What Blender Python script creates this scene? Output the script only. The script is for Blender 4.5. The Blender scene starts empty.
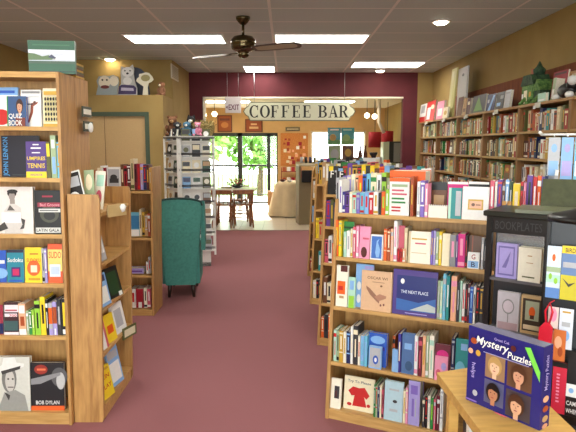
import bpy, math, random
from mathutils import Matrix, Vector
R = math.radians
S = bpy.context.scene
COL = S.collection
rnd = random.Random(7)

# ------------------------------------------------------------------ measured camera (used to take sizes off the photograph)
F, PITCH, YAW, EYE = 560.0, R(7.22), R(0.2), 1.6
def ray(px, py):
    x = (px-288)/F; y = -(py-216)/F
    fy = math.cos(PITCH)+y*math.sin(PITCH); fz = -math.sin(PITCH)+y*math.cos(PITCH)
    return (x*math.cos(YAW)+fy*math.sin(YAW), -x*math.sin(YAW)+fy*math.cos(YAW), fz)
def at(px, py, Y):
    r = ray(px, py); t = Y/r[1]; return Vector((r[0]*t, Y, EYE+r[2]*t))
def gnd(px, py, z=0.0):
    r = ray(px, py); t = (z-EYE)/r[2]; return Vector((r[0]*t, r[1]*t, z))
class Frame:
    """front plane of a shelf unit: u runs to the viewer's right along it, v into it"""
    def __init__(s, O, deg, lean=0.0):
        t = R(deg); s.O = O; s.deg = deg; s.lean = lean
        s.u = (math.cos(t), -math.sin(t)); s.v = (math.sin(t), math.cos(t))
    def hit(s, px, py, v):
        r = ray(px, py); a = r[0]*s.v[0]+r[1]*s.v[1]; o = s.O[0]*s.v[0]+s.O[1]*s.v[1]
        t = (o+v)/a; x, y, z = r[0]*t-s.O[0], r[1]*t-s.O[1], EYE+r[2]*t
        return x*s.u[0]+y*s.u[1], z
    def mat(s, a, v, z):
        return Matrix.Translation((s.O[0]+a*s.u[0]+v*s.v[0], s.O[1]+a*s.u[1]+v*s.v[1], z)) @ Matrix.Rotation(-R(s.deg), 4, 'Z')

# ------------------------------------------------------------------ materials
def lin(c):
    c = c/255.0
    return c/12.92 if c <= 0.04045 else ((c+0.055)/1.055)**2.4
RGB = dict(white=(236,236,232), cream=(236,224,190), ivory=(240,234,214), grey=(140,140,142), silver=(178,180,184), charcoal=(52,52,56), black=(20,20,22),
    red=(196,34,34), crimson=(160,24,40), burgundy=(104,24,44), orange=(232,98,30), peach=(236,176,138), tan=(186,148,100), brown=(106,66,38), maroon=(84,32,30),
    yellow=(240,208,40), gold=(202,160,56), lime=(150,204,60), green=(44,132,62), olive=(92,94,48), sage=(160,180,140), teal=(28,140,140), mint=(176,218,196),
    aqua=(110,186,214), blue=(40,86,182), navy=(26,36,84), sky=(132,178,226), indigo=(58,52,140), lavender=(168,156,214), purple=(98,58,146), violet=(128,104,190),
    pink=(236,150,180), magenta=(212,30,128), rose=(206,90,110), skin=(206,150,120), darkgreen=(24,66,36), beige=(208,190,150), rust=(166,76,36))
COLNAME = dict(darkgreen='dark green', sky='light blue', aqua='aqua blue', navy='navy blue', mint='pale mint green', lime='lime green')
MATS = {}
def new_mat(name):
    m = bpy.data.materials.new(name); m.use_nodes = True
    nt = m.node_tree; return m, nt, nt.nodes['Principled BSDF']
def flat(c, rough=0.45, metal=0.0, spec=0.5, alpha=None):
    """a procedural surface: base colour broken by fine noise"""
    key = (c, rough, metal, alpha)
    if key in MATS: return MATS[key]
    rgb = RGB[c] if isinstance(c, str) else c
    m, nt, b = new_mat((c if isinstance(c, str) else 'tone')+'_surface')
    n = nt.nodes.new('ShaderNodeTexNoise'); n.inputs['Scale'].default_value = 60; n.inputs['Detail'].default_value = 2
    mx = nt.nodes.new('ShaderNodeMix'); mx.data_type = 'RGBA'
    l = [lin(k) for k in rgb]
    mx.inputs['A'].default_value = (*[k*0.9 for k in l], 1); mx.inputs['B'].default_value = (*[min(1, k*1.08) for k in l], 1)
    tc = nt.nodes.new('ShaderNodeTexCoord')
    nt.links.new(tc.outputs['Object'], n.inputs['Vector']); nt.links.new(n.outputs['Fac'], mx.inputs['Factor']); nt.links.new(mx.outputs['Result'], b.inputs['Base Color'])
    b.inputs['Roughness'].default_value = rough; b.inputs['Metallic'].default_value = metal; b.inputs['Specular IOR Level'].default_value = spec
    MATS[key] = m; return m
def wood(name, c1, c2, scale=(14, 14, 1.6), rough=0.42, bump=0.02):
    m, nt, b = new_mat(name)
    tc = nt.nodes.new('ShaderNodeTexCoord'); mp = nt.nodes.new('ShaderNodeMapping'); mp.inputs['Scale'].default_value = scale
    n1 = nt.nodes.new('ShaderNodeTexNoise'); n1.inputs['Scale'].default_value = 1.1; n1.inputs['Detail'].default_value = 3; n1.inputs['Distortion'].default_value = 1.2
    w = nt.nodes.new('ShaderNodeMath'); w.operation = 'MULTIPLY'; w.inputs[1].default_value = 16
    sn = nt.nodes.new('ShaderNodeMath'); sn.operation = 'SINE'
    n2 = nt.nodes.new('ShaderNodeTexNoise'); n2.inputs['Scale'].default_value = 4; n2.inputs['Detail'].default_value = 4
    ad = nt.nodes.new('ShaderNodeMath'); ad.operation = 'MULTIPLY_ADD'; ad.inputs[1].default_value = 0.11; 
    cr = nt.nodes.new('ShaderNodeValToRGB')
    cr.color_ramp.elements[0].position = 0.2; cr.color_ramp.elements[0].color = (*[lin(k) for k in c1], 1)
    cr.color_ramp.elements[1].position = 0.85; cr.color_ramp.elements[1].color = (*[lin(k) for k in c2], 1)
    L = nt.links.new
    L(tc.outputs['Object'], mp.inputs['Vector']); L(mp.outputs['Vector'], n1.inputs['Vector']); L(mp.outputs['Vector'], n2.inputs['Vector'])
    L(n1.outputs['Fac'], w.inputs[0]); L(w.outputs[0], sn.inputs[0]); L(sn.outputs[0], ad.inputs[0]); L(n2.outputs['Fac'], ad.inputs[2]); L(ad.outputs[0], cr.inputs['Fac'])
    L(cr.outputs['Color'], b.inputs['Base Color']); b.inputs['Roughness'].default_value = rough
    return m
def noisy(name, c1, c2, scale, rough=0.8, bump=0.0, detail=3, metal=0):
    m, nt, b = new_mat(name); L = nt.links.new
    tc = nt.nodes.new('ShaderNodeTexCoord'); n = nt.nodes.new('ShaderNodeTexNoise'); n.inputs['Scale'].default_value = scale; n.inputs['Detail'].default_value = detail
    cr = nt.nodes.new('ShaderNodeValToRGB'); cr.color_ramp.elements[0].position = 0.32; cr.color_ramp.elements[1].position = 0.68
    cr.color_ramp.elements[0].color = (*[lin(k) for k in c1], 1); cr.color_ramp.elements[1].color = (*[lin(k) for k in c2], 1)
    L(tc.outputs['Object'], n.inputs['Vector']); L(n.outputs['Fac'], cr.inputs['Fac']); L(cr.outputs['Color'], b.inputs['Base Color'])
    if bump:
        bp = nt.nodes.new('ShaderNodeBump'); bp.inputs['Strength'].default_value = bump; bp.inputs['Distance'].default_value = 0.01
        L(n.outputs['Fac'], bp.inputs['Height']); L(bp.outputs['Normal'], b.inputs['Normal'])
    b.inputs['Roughness'].default_value = rough; b.inputs['Metallic'].default_value = metal
    return m
def emit(name, c, k):
    m = bpy.data.materials.new(name); m.use_nodes = True; nt = m.node_tree
    nt.nodes.remove(nt.nodes['Principled BSDF']); e = nt.nodes.new('ShaderNodeEmission')
    e.inputs['Color'].default_value = (*c, 1); e.inputs['Strength'].default_value = k
    nt.links.new(e.outputs[0], nt.nodes['Material Output'].inputs[0]); return m
def clear(name, tint, glossy=0.1, rough=0.05):
    m = bpy.data.materials.new(name); m.use_nodes = True; nt = m.node_tree; nt.nodes.remove(nt.nodes['Principled BSDF'])
    t = nt.nodes.new('ShaderNodeBsdfTransparent'); t.inputs[0].default_value = (*tint, 1)
    g = nt.nodes.new('ShaderNodeBsdfGlossy'); g.inputs['Roughness'].default_value = rough
    x = nt.nodes.new('ShaderNodeMixShader'); x.inputs[0].default_value = glossy
    nt.links.new(t.outputs[0], x.inputs[1]); nt.links.new(g.outputs[0], x.inputs[2]); nt.links.new(x.outputs[0], nt.nodes['Material Output'].inputs[0]); return m
def tiles(name, c, mortar, sx, sy, mort, offs=(0,0,0), rough=0.5, vary=0.04):
    m, nt, b = new_mat(name); L = nt.links.new
    tc = nt.nodes.new('ShaderNodeTexCoord'); mp = nt.nodes.new('ShaderNodeMapping'); mp.inputs['Location'].default_value = offs
    br = nt.nodes.new('ShaderNodeTexBrick'); br.offset = 0; br.squash = 1
    br.inputs['Scale'].default_value = 1; br.inputs['Brick Width'].default_value = sx; br.inputs['Row Height'].default_value = sy; br.inputs['Mortar Size'].default_value = mort
    br.inputs['Color1'].default_value = (*[lin(k) for k in c], 1); br.inputs['Color2'].default_value = (*[lin(k)*(1-vary) for k in c], 1); br.inputs['Mortar'].default_value = (*[lin(k) for k in mortar], 1)
    n = nt.nodes.new('ShaderNodeTexNoise'); n.inputs['Scale'].default_value = 90; n.inputs['Detail'].default_value = 4
    mx = nt.nodes.new('ShaderNodeMix'); mx.data_type = 'RGBA'; mx.blend_type = 'MULTIPLY'; mx.inputs['Factor'].default_value = 0.25
    L(tc.outputs['Object'], mp.inputs[0]); L(mp.outputs[0], br.inputs['Vector']); L(tc.outputs['Object'], n.inputs['Vector'])
    L(br.outputs['Color'], mx.inputs['A']); L(n.outputs['Fac'], mx.inputs['B']); L(mx.outputs['Result'], b.inputs['Base Color'])
    b.inputs['Roughness'].default_value = rough; return m

OAK = wood('oak_veneer', (150,106,58), (200,154,92))
OAK_X = wood('oak_veneer_edge', (174,130,70), (212,170,106), (1.6, 14, 14))
DARKOAK = wood('walnut_veneer', (112,74,40), (158,112,64))
DARKOAK_X = wood('walnut_edge', (150,110,60), (180,138,84), (1.6, 14, 14))
MAPLE = wood('honey_maple_top', (190,146,70), (222,180,100), (2, 12, 12))
CHAIRWOOD = wood('reddish_chair_wood', (110,62,34), (160,98,56))
PAPER = noisy('page_edges', (206,198,176), (238,232,216), 220, 0.9)
BLACKM = flat('black', 0.35)
WHITEM = flat('white', 0.4)

# ------------------------------------------------------------------ mesh builder
class MB:
    def __init__(s): s.v = []; s.f = []; s.mi = []; s.m = []; s.sm = []
    def idx(s, m):
        if m not in s.m: s.m.append(m)
        return s.m.index(m)
    def add(s, vs, fs, m, M=None, smooth=False):
        k = len(s.v); i = s.idx(m)
        for p in vs:
            p = Vector(p)
            if M is not None: p = M @ p
            s.v.append(tuple(p))
        for f in fs: s.f.append([k+a for a in f]); s.mi.append(i); s.sm.append(smooth)
        return s
    def box(s, x0, x1, y0, y1, z0, z1, m, M=None):
        return s.add([(x0,y0,z0),(x1,y0,z0),(x1,y1,z0),(x0,y1,z0),(x0,y0,z1),(x1,y0,z1),(x1,y1,z1),(x0,y1,z1)],
              [(3,2,1,0),(4,5,6,7),(0,1,5,4),(1,2,6,5),(2,3,7,6),(3,0,4,7)], m, M)
    def bbox(s, x0, x1, y0, y1, z0, z1, m, b=0.004, M=None):
        """box with chamfered upright and top edges"""
        def ring(z, i): return [(x0+i+b,y0+i,z),(x1-i-b,y0+i,z),(x1-i,y0+i+b,z),(x1-i,y1-i-b,z),(x1-i-b,y1-i,z),(x0+i+b,y1-i,z),(x0+i,y1-i-b,z),(x0+i,y0+i+b,z)]
        vs = ring(z0, b)+ring(z0+b, 0)+ring(z1-b, 0)+ring(z1, b); fs = [tuple(range(7,-1,-1)), tuple(range(24,32))]
        for r in range(3):
            for k in range(8): a = r*8+k; c = r*8+(k+1)%8; fs.append((a, c, c+8, a+8))
        return s.add(vs, fs, m, M)
    def prism(s, poly, a0, a1, m, axis='y', M=None):
        """poly (p,q) extruded along axis; y: (x,z)  x: (y,z)  z: (x,y)"""
        n = len(poly)
        g = {'y': lambda p,q,a: (p,a,q), 'x': lambda p,q,a: (a,p,q), 'z': lambda p,q,a: (p,q,a)}[axis]
        vs = [g(p,q,a0) for p,q in poly]+[g(p,q,a1) for p,q in poly]
        fs = [tuple(range(n)), tuple(range(2*n-1, n-1, -1))]+[(k, k+n, (k+1)%n+n, (k+1)%n) for k in range(n)]
        return s.add(vs, fs, m, M)
    def lathe(s, prof, m, seg=20, c=(0,0,0), M=None, smooth=True):
        vs = []; fs = []
        for r, z in prof:
            for k in range(seg): a = 2*math.pi*k/seg; vs.append((c[0]+r*math.cos(a), c[1]+r*math.sin(a), c[2]+z))
        for i in range(len(prof)-1):
            for k in range(seg): fs.append((i*seg+k, i*seg+(k+1)%seg, (i+1)*seg+(k+1)%seg, (i+1)*seg+k))
        fs.append(tuple(range(seg-1,-1,-1))); fs.append(tuple((len(prof)-1)*seg+k for k in range(seg)))
        return s.add(vs, fs, m, M, smooth)
    def tube(s, pts, r, m, seg=8, M=None):
        pts = [Vector(p) for p in pts]; vs = []; fs = []; rr = r if isinstance(r, (list, tuple)) else [r]*len(pts)
        for i, p in enumerate(pts):
            d = (pts[min(i+1, len(pts)-1)]-pts[max(i-1, 0)]).normalized()
            a = d.orthogonal().normalized() if i == 0 else (a-d*a.dot(d)).normalized()
            b = d.cross(a)
            for k in range(seg): t = 2*math.pi*k/seg; vs.append(p+(a*math.cos(t)+b*math.sin(t))*rr[i])
        for i in range(len(pts)-1):
            for k in range(seg): fs.append((i*seg+k, i*seg+(k+1)%seg, (i+1)*seg+(k+1)%seg, (i+1)*seg+k))
        fs.append(tuple(range(seg-1,-1,-1))); fs.append(tuple((len(pts)-1)*seg+k for k in range(seg)))
        return s.add(vs, fs, m, M, True)
    def blob(s, c, r, m, M=None, seg=14, rings=9, wob=0.0):
        r = r if isinstance(r, (list, tuple)) else (r, r, r); vs = [(c[0],c[1],c[2]-r[2])]; fs = []
        for i in range(1, rings):
            p = math.pi*i/rings-math.pi/2
            for k in range(seg):
                t = 2*math.pi*k/seg; w = 1+wob*rnd.uniform(-1, 1)
                vs.append((c[0]+r[0]*w*math.cos(p)*math.cos(t), c[1]+r[1]*w*math.cos(p)*math.sin(t), c[2]+r[2]*w*math.sin(p)))
        vs.append((c[0],c[1],c[2]+r[2])); n = len(vs)-1
        for k in range(seg):
            fs.append((0, 1+(k+1)%seg, 1+k)); fs.append((n, n-seg+k, n-seg+(k+1)%seg))
        for i in range(rings-2):
            for k in range(seg): a = 1+i*seg; fs.append((a+k, a+(k+1)%seg, a+seg+(k+1)%seg, a+seg+k))
        return s.add(vs, fs, m, M, True)
    def mesh(s, name):
        me = bpy.data.meshes.new(name); me.from_pydata(s.v, [], s.f); me.update()
        for m in s.m: me.materials.append(m)
        me.polygons.foreach_set('material_index', s.mi); me.polygons.foreach_set('use_smooth', s.sm); me.update(); return me
    def build(s, name, parent=None, M=None):
        o = bpy.data.objects.new(name, s.mesh(name)); COL.objects.link(o)
        if parent: o.parent = parent
        if M is not None: o.matrix_basis = M
        return o
TXT = {}
def text_tris(t, bold=0.0, space=1.0):
    k = (t, bold, space)
    if k not in TXT:
        c = bpy.data.curves.new('lettering', 'FONT'); c.body = t; c.resolution_u = 2; c.offset = bold; c.space_character = space; c.fill_mode = 'FRONT' if hasattr(c, 'fill_mode') else c.fill_mode
        o = bpy.data.objects.new('lettering', c); me = bpy.data.meshes.new_from_object(o)
        vs = [tuple(v.co) for v in me.vertices]; fs = [tuple(p.vertices) for p in me.polygons]
        bpy.data.objects.remove(o); bpy.data.curves.remove(c); bpy.data.meshes.remove(me)
        TXT[k] = (vs, fs)
    return TXT[k]
def put_text(mb, t, cx, cz, w, h, y, m, M=None, rot=0.0, bold=0.012, space=1.0, slant=0.0):
    """text fitted into w x h, centred on cx, cz in the plane y, read from -y"""
    vs, fs = text_tris(t, bold, space)
    if not vs: return
    x0 = min(v[0] for v in vs); x1 = max(v[0] for v in vs); z0 = min(v[1] for v in vs); z1 = max(v[1] for v in vs)
    sx = w/max(1e-6, x1-x0); sz = h/max(1e-6, z1-z0); out = []
    for v in vs:
        a = (v[0]-(x0+x1)/2)*sx+(v[1]-(z0+z1)/2)*sz*slant; b = (v[1]-(z0+z1)/2)*sz
        out.append((cx+a*math.cos(rot)-b*math.sin(rot), y, cz+a*math.sin(rot)+b*math.cos(rot)))
    mb.add(out, fs, m, M)
def art(mb, x0, z0, w, h, y, ops, M=None, rough=0.35):
    """printed design: each op a thin raised layer in unit cover coordinates"""
    for i, op in enumerate(ops):
        yy = y-0.00035*(i+1); k = op[0]
        if k == 'r': _, a, b, c, d, col = op; pts = [(a,b),(c,b),(c,d),(a,d)]
        elif k == 'e': _, a, b, ra, rb, col = op; pts = [(a+ra*math.cos(t*math.pi/9), b+rb*math.sin(t*math.pi/9)) for t in range(18)]
        elif k == 'p': _, pts, col = op
        elif k == 't':
            _, t, a, b, tw, th, col = op[:7]; rot = op[7] if len(op) > 7 else 0; sl = op[8] if len(op) > 8 else 0
            if rot: put_text(mb, t, x0+a*w, z0+b*h, tw*h, th*w, yy, flat(col, rough), M, rot, slant=sl)
            else: put_text(mb, t, x0+a*w, z0+b*h, tw*w, th*h, yy, flat(col, rough), M, 0, slant=sl)
            continue
        P = [(x0+a*w, yy, z0+b*h) for a, b in pts]
        mb.add(P, [tuple(range(len(P)))], flat(col, rough), M)
def lines(a, b, c, d, n, col, ragged=0.25, seed=1):
    r = random.Random(seed); st = (d-b)/n
    return [('r', a, b+i*st+st*0.25, c-r.random()*ragged*(c-a), b+i*st+st*0.72, col) for i in range(n)]
def face(cx, cz, s, skin=(206,156,124), hair='brown', tall=1.3):
    return [('e', cx, cz+0.08*s, 0.62*s, 0.78*s*tall/1.3, hair), ('r', cx-0.18*s, cz-1.0*s, cx+0.18*s, cz-0.4*s, skin), ('e', cx, cz-0.06*s, 0.42*s, 0.58*s, skin),
            ('p', [(cx-0.42*s,cz+0.2*s),(cx-0.1*s,cz+0.34*s),(cx+0.42*s,cz+0.16*s),(cx+0.4*s,cz+0.56*s),(cx,cz+0.68*s),(cx-0.4*s,cz+0.56*s)], hair),
            ('e', cx-0.17*s, cz+0.06*s, 0.06*s, 0.04*s, 'black'), ('e', cx+0.17*s, cz+0.06*s, 0.06*s, 0.04*s, 'black'),
            ('p', [(cx-0.04*s,cz-0.16*s),(cx+0.06*s,cz-0.16*s),(cx+0.01*s,cz+0.02*s)], (168,112,88)), ('e', cx, cz-0.32*s, 0.13*s, 0.04*s, (150,60,60))]

# ------------------------------------------------------------------ tagging
def empty(name, M=None, loc=None):
    o = bpy.data.objects.new(name, None); o.empty_display_size = 0.05; COL.objects.link(o)
    if M is not None: o.matrix_basis = M
    if loc is not None: o.location = loc
    return o
def tag(o, label, cat, group=None, kind=None):
    o['label'] = label; o['category'] = cat
    if group: o['group'] = group
    if kind: o['kind'] = kind
    return o
def struct(mb, name, M=None):
    o = mb.build(name, None, M); o['kind'] = 'structure'; return o

# ------------------------------------------------------------------ books
ROWS = []            # (row phrase, [(object, colour words, noun)]) labelled at the end
def book_mesh(x, z, d, col, ops, rough=0.4, spine=None, top=None):
    """front cover at y=0 facing -y, spine on the left side"""
    c = MB(); m = flat(col, rough); t = 0.0018
    c.box(0, x, 0, t, 0, z, m); c.box(0, x, d-t, d, 0, z, flat(spine or col, rough)); c.box(0, t, t, d-t, 0, z, flat(spine or col, rough))
    art(c, 0, 0, x, z, 0, ops)
    p = MB(); p.box(t, x-0.003, t, d-t, 0.003, z-0.003, PAPER)
    return c, p
def spine_mesh(t, z, d, col, ops, rough=0.45):
    c = MB(); m = flat(col, rough); k = min(0.0018, t*0.2)
    c.box(0, t, 0, 0.002, 0, z, m); c.box(0, k, 0.002, d, 0, z, m); c.box(t-k, t, 0.002, d, 0, z, m)
    art(c, 0, 0, t, z, 0, ops)
    p = MB(); p.box(k, t-k, 0.002, d-0.003, 0.003, z-0.003, PAPER)
    return c, p
def spine_ops(col, r, contrast=None):
    c = contrast or r.choice(['white','cream','gold','black','silver','red'])
    if c == col: c = 'cream' if col != 'cream' else 'brown'
    k = r.random(); ops = []
    if k < .35: ops = [('r', .28, .3, .72, .8, c)]
    elif k < .6: ops = [('r', 0, .78, 1, .9, c), ('r', .35, .2, .65, .66, c)]
    elif k < .8: ops = [('r', 0, .05, 1, .16, c), ('r', .3, .36, .7, .86, c)]
    else: ops = [('r', 0, .9, 1, .95, c), ('r', 0, .3, 1, .34, c), ('r', .3, .42, .7, .84, c)]
    return ops
def add_book(M, pair, label=None, group=None, cat='book', name='book', split=True):
    c, p = pair
    if split:
        r = empty(name, M); c.build('cover', r); p.build('page_block', r)
    else:
        k = len(c.v); i = c.idx(PAPER)
        c.v += p.v; c.f += [[k+a for a in f] for f in p.f]; c.mi += [i]*len(p.f); c.sm += [False]*len(p.f)
        r = c.build(name, None, M)
    r['category'] = cat
    if label: r['label'] = label
    if group: r['group'] = group
    return r
def words(col): return COLNAME.get(col, col)
def row(fr, z, base_y, items, where, group, ins=0.02, depth=0.13, thick=0.018, maxs=None):
    """items: (kind, px0, px1, ytop, colour, opts) left to right; base at shelf height z"""
    made = []
    for it in items:
        k, a, b, yt, col = it[:5]; o = it[5] if len(it) > 5 else {}
        v = fr.lean*z+ins+o.get('v', 0)
        by = o.get('by', base_y(0.5*(a+b)))
        s0 = fr.hit(a, by, v)[0]; s1 = fr.hit(b, by, v)[0]; h = fr.hit(0.5*(a+b), yt, v)[1]-z-o.get('lift', 0)
        w = s1-s0-0.0012
        if w < 0.004: w = 0.004
        if maxs and s0+w > maxs: continue
        M = fr.mat(s0, v, z+0.0006+o.get('lift', 0))
        if 'roll' in o: M = M @ Matrix.Translation((w/2, 0, 0)) @ Matrix.Rotation(R(o['roll']), 4, 'Y') @ Matrix.Translation((-w/2, 0, abs(math.sin(R(o['roll'])))*w/2))
        if k == 's':
            ops = o.get('ops') or spine_ops(col, rnd, o.get('c'))
            pr = spine_mesh(w, h, o.get('d', depth), col, ops)
        else:
            th = o.get('t', thick); tilt = o.get('tilt', 4)
            M = M @ Matrix.Rotation(-R(tilt), 4, 'X')
            pr = book_mesh(w, h, th, col, o.get('ops', []), spine=o.get('spine'))
        noun = o.get('n', 'book')
        ob = add_book(M, pr, o.get('label'), group, cat=o.get('cat', 'book'), name=o.get('name', noun.replace(' ', '_')), split=o.get('split', True))
        if not o.get('label'): made.append((ob, o.get('look', words(col)), noun))
    ROWS.append((where, made))
ORD = ['', 'second', 'third', 'fourth', 'fifth', 'sixth', 'seventh', 'eighth', 'ninth', 'tenth', 'eleventh', 'twelfth', 'thirteenth', 'fourteenth']
def label_rows():
    for i, (w_, m_) in enumerate(ROWS): ROWS[i] = (w_.replace('shelf of front right display case', 'shelf, right display case'), m_)
    for where, made in ROWS:
        keys = [c+' '+n for _, c, n in made]
        for i, (ob, c, n) in enumerate(made):
            k = keys[i]
            if len(k.split())+len(where.split()) > 14: print('LONG', k, where)
            if keys.count(k) == 1: ob['label'] = '%s %s' % (k, where); continue
            left = keys[i-1] if i else None; pairs = [(keys[j-1] if j else None, keys[j]) for j in range(len(keys))]
            if left and pairs.count((left, k)) == 1 and left != k: ob['label'] = '%s just right of %s %s' % (k, made[i-1][1], where.replace('by the armchair', 'by armchair')); continue
            q = keys[:i].count(k)
            ob['label'] = ('leftmost %s %s' % (k, where)) if q == 0 else ('%s from left %s %s' % (ORD[q], k, where))

exec_parts = []
# =================================================================== THE SETTING
CEIL = 2.92; XR = 2.70; XL = -3.74; YD = 10.5; YF = 15.5
WALL = noisy('tan_painted_wall', (150,124,72), (160,134,80), 3, 0.85)
ORANGE = noisy('warm_orange_wall', (204,168,114), (214,178,124), 3, 0.85)
REDW = noisy('dark_red_wall', (84,18,28), (94,22,32), 4, 0.7)
CARPET = noisy('mauve_carpet', (130,76,80), (162,106,108), 260, 0.95, 0.5, 5)
TILE = tiles('cream_floor_tile', (220,206,184), (176,160,140), 0.45, 0.45, 0.006, rough=0.3)
CEILM = tiles('ceiling_tiles', (210,224,226), (250,250,250), 1.2, 0.6, 0.016, (0.16, 0.34, 0), 0.9, 0.02)
CREAM = flat((238,228,204), 0.8)
GLASS = clear('window_glass', (0.96, 0.98, 0.97), 0.06)
m = MB(); m.box(XL, XR, -2.6, YD-0.02, -0.1, 0, CARPET); struct(m, 'floor')
m = MB(); m.box(-3.2, XR, YD-0.02, YF, -0.1, -0.002, TILE); struct(m, 'floor_cafe')
m = MB(); m.box(XL, XR, -2.6, YD+0.15, CEIL, CEIL+0.1, CEILM); struct(m, 'ceiling')
m = MB(); m.box(-3.2, XR, YD+0.15, YF, 2.6, 2.7, CREAM); m.box(-3.2, XR, YD+0.13, YD+0.15, 2.6, CEIL, CREAM); struct(m, 'ceiling_cafe')
m = MB(); m.box(XR, XR+0.12, -2.6, YF+0.1, -0.1, 3.02, WALL); struct(m, 'wall_right')
m = MB(); m.box(XL-0.12, XL, -2.6, 8.98, -0.1, 3.02, WALL); struct(m, 'wall_left')
m = MB(); m.box(XL-0.12, -1.78, 8.98, 9.1, 0, 3.02, WALL); m.box(-1.9, -1.78, 9.1, YD, 0, 3.02, WALL); struct(m, 'wall_alcove')
# door block with ledge
LZ = at(163, 95, 8.24).z; DT = at(150, 112, 8.24).z; DX = at(150, 150, 8.24).x
m = MB(); m.box(XL, DX-1.06, 8.24, 8.97, 0, LZ, WALL); m.box(DX, -1.78, 8.24, 8.97, 0, LZ, WALL); m.box(DX-1.06, DX, 8.24, 8.97, DT, LZ, WALL); struct(m, 'wall_storeroom')
GREENF = flat((62,78,58), 0.5)
d = MB(); dm = flat((190,158,108), 0.5); xs = at(105, 140, 8.27).x; d.box(DX-1.0, xs-0.006, 8.27, 8.31, 0.01, DT-0.05, dm); d.box(xs+0.006, DX-0.06, 8.27, 8.31, 0.01, DT-0.05, dm); d.box(xs-0.006, xs+0.006, 8.28, 8.30, 0.01, DT-0.05, flat((120,92,56), 0.6)); dd = struct(d, 'door_1')
d = MB(); d.box(DX-1.06, DX-1.0, 8.225, 8.30, 0, DT, GREENF); d.box(DX-0.06, DX, 8.225, 8.30, 0, DT, GREENF); d.box(DX-1.0, DX-0.06, 8.225, 8.30, DT-0.06, DT, GREENF); o = d.build('door_frame', dd)
d = MB(); d.lathe([(0.012,0),(0.012,0.04),(0.03,0.045),(0.03,0.07),(0.01,0.08)], flat('gold',0.3,0.9), 12, M=Matrix.Translation((DX-0.12, 8.27, 1.0)) @ Matrix.Rotation(R(90), 4, 'X')); d.build('door_knob', dd)
# red dividing wall with the wide opening
m = MB(); OX0, OX1, OZ = -1.53, 2.16, 2.48
m.box(-1.78, OX0, YD, YD+0.15, 0, CEIL, REDW); m.box(OX1, 2.42, YD, YD+0.15, 0, CEIL, REDW); m.box(OX0, OX1, YD, YD+0.15, OZ, CEIL, REDW); struct(m, 'wall_middle')
m = MB(); m.box(2.42, XR, YD, YD+0.15, 0, CEIL, WALL); struct(m, 'wall_pier')
m = MB(); w_ = CREAM; m.box(OX0-0.0, OX0+0.03, YD-0.02, YD+0.17, 0, OZ, w_); m.box(OX0, OX1, YD-0.02, YD+0.17, OZ-0.03, OZ, w_); struct(m, 'trim_1')
# cafe walls
m = MB(); m.box(-3.32, -3.2, YD+0.1, YF+0.1, 0, 2.7, ORANGE); m.box(-3.2, -1.78, YD+0.15, YD+0.27, 0, 2.7, ORANGE); struct(m, 'wall_cafe')
DX0, DX1, DZ = -2.75, -0.23, 1.93; WX0, WX1, WZ0, WZ1 = 0.68, 2.19, 1.0, 1.98
m = MB(); y0, y1 = YF, YF+0.12
m.box(-3.2, DX0, y0, y1, 0, 2.7, ORANGE); m.box(DX0, DX1, y0, y1, DZ, 2.7, ORANGE); m.box(DX1, WX0, y0, y1, 0, 2.7, ORANGE); m.box(WX0, WX1, y0, y1, 0, WZ0, ORANGE)
m.box(WX0, WX1, y0, y1, WZ1, 2.7, ORANGE); m.box(WX1, XR, y0, y1, 0, 2.7, ORANGE); struct(m, 'wall_back')
FR = flat((44,50,42), 0.4)
d = MB(); zb = 0.02
for x in (DX0, -1.33, -0.52): d.box(x, x+0.09 if x != -1.33 else x+0.13, y0-0.01, y0+0.09, zb, DZ, FR)
d.box(DX0, DX1, y0-0.01, y0+0.09, DZ-0.09, DZ, FR); d.box(DX0, DX1, y0-0.01, y0+0.09, 0, 0.04, FR); d.box(DX1-0.03, DX1, y0-0.01, y0+0.09, 0, DZ, FR)
dr = struct(d, 'door_2'); g = MB(); g.box(DX0+0.02, DX1-0.02, y0+0.05, y0+0.056, 0.08, DZ-0.05, GLASS); g.build('glass_pane', dr)
d = MB(); d.tube([(-1.0, y0-0.05, 0.9), (-1.0, y0-0.05, 1.15)], 0.012, FR); 
w = MB(); b_ = 0.05
w.box(WX0, WX1, y0-0.02, y0+0.08, WZ0, WZ0+b_, CREAM); w.box(WX0, WX1, y0-0.02, y0+0.08, WZ1-b_, WZ1, CREAM); w.box(WX0, WX0+b_, y0-0.02, y0+0.08, WZ0, WZ1, CREAM); w.box(WX1-b_, WX1, y0-0.02, y0+0.08, WZ0, WZ1, CREAM); w.box(1.42, 1.46, y0, y0+0.06, WZ0, WZ1, CREAM)
wo = struct(w, 'window_1'); g = MB(); g.box(WX0+0.02, WX1-0.02, y0+0.04, y0+0.046, WZ0+0.02, WZ1-0.02, GLASS); g.build('glass_pane', wo)
m = MB(); m.box(DX1, XR, YF-0.02, YF, 0, 0.12, flat((140,90,50), 0.5)); struct(m, 'baseboard_back')
# low boxed sill right of the doors
m = MB(); m.box(-0.5, 0.5, YF-0.5, YF-0.02, 0, 0.36, flat((176,128,80), 0.5)); struct(m, 'trim_2')
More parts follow.
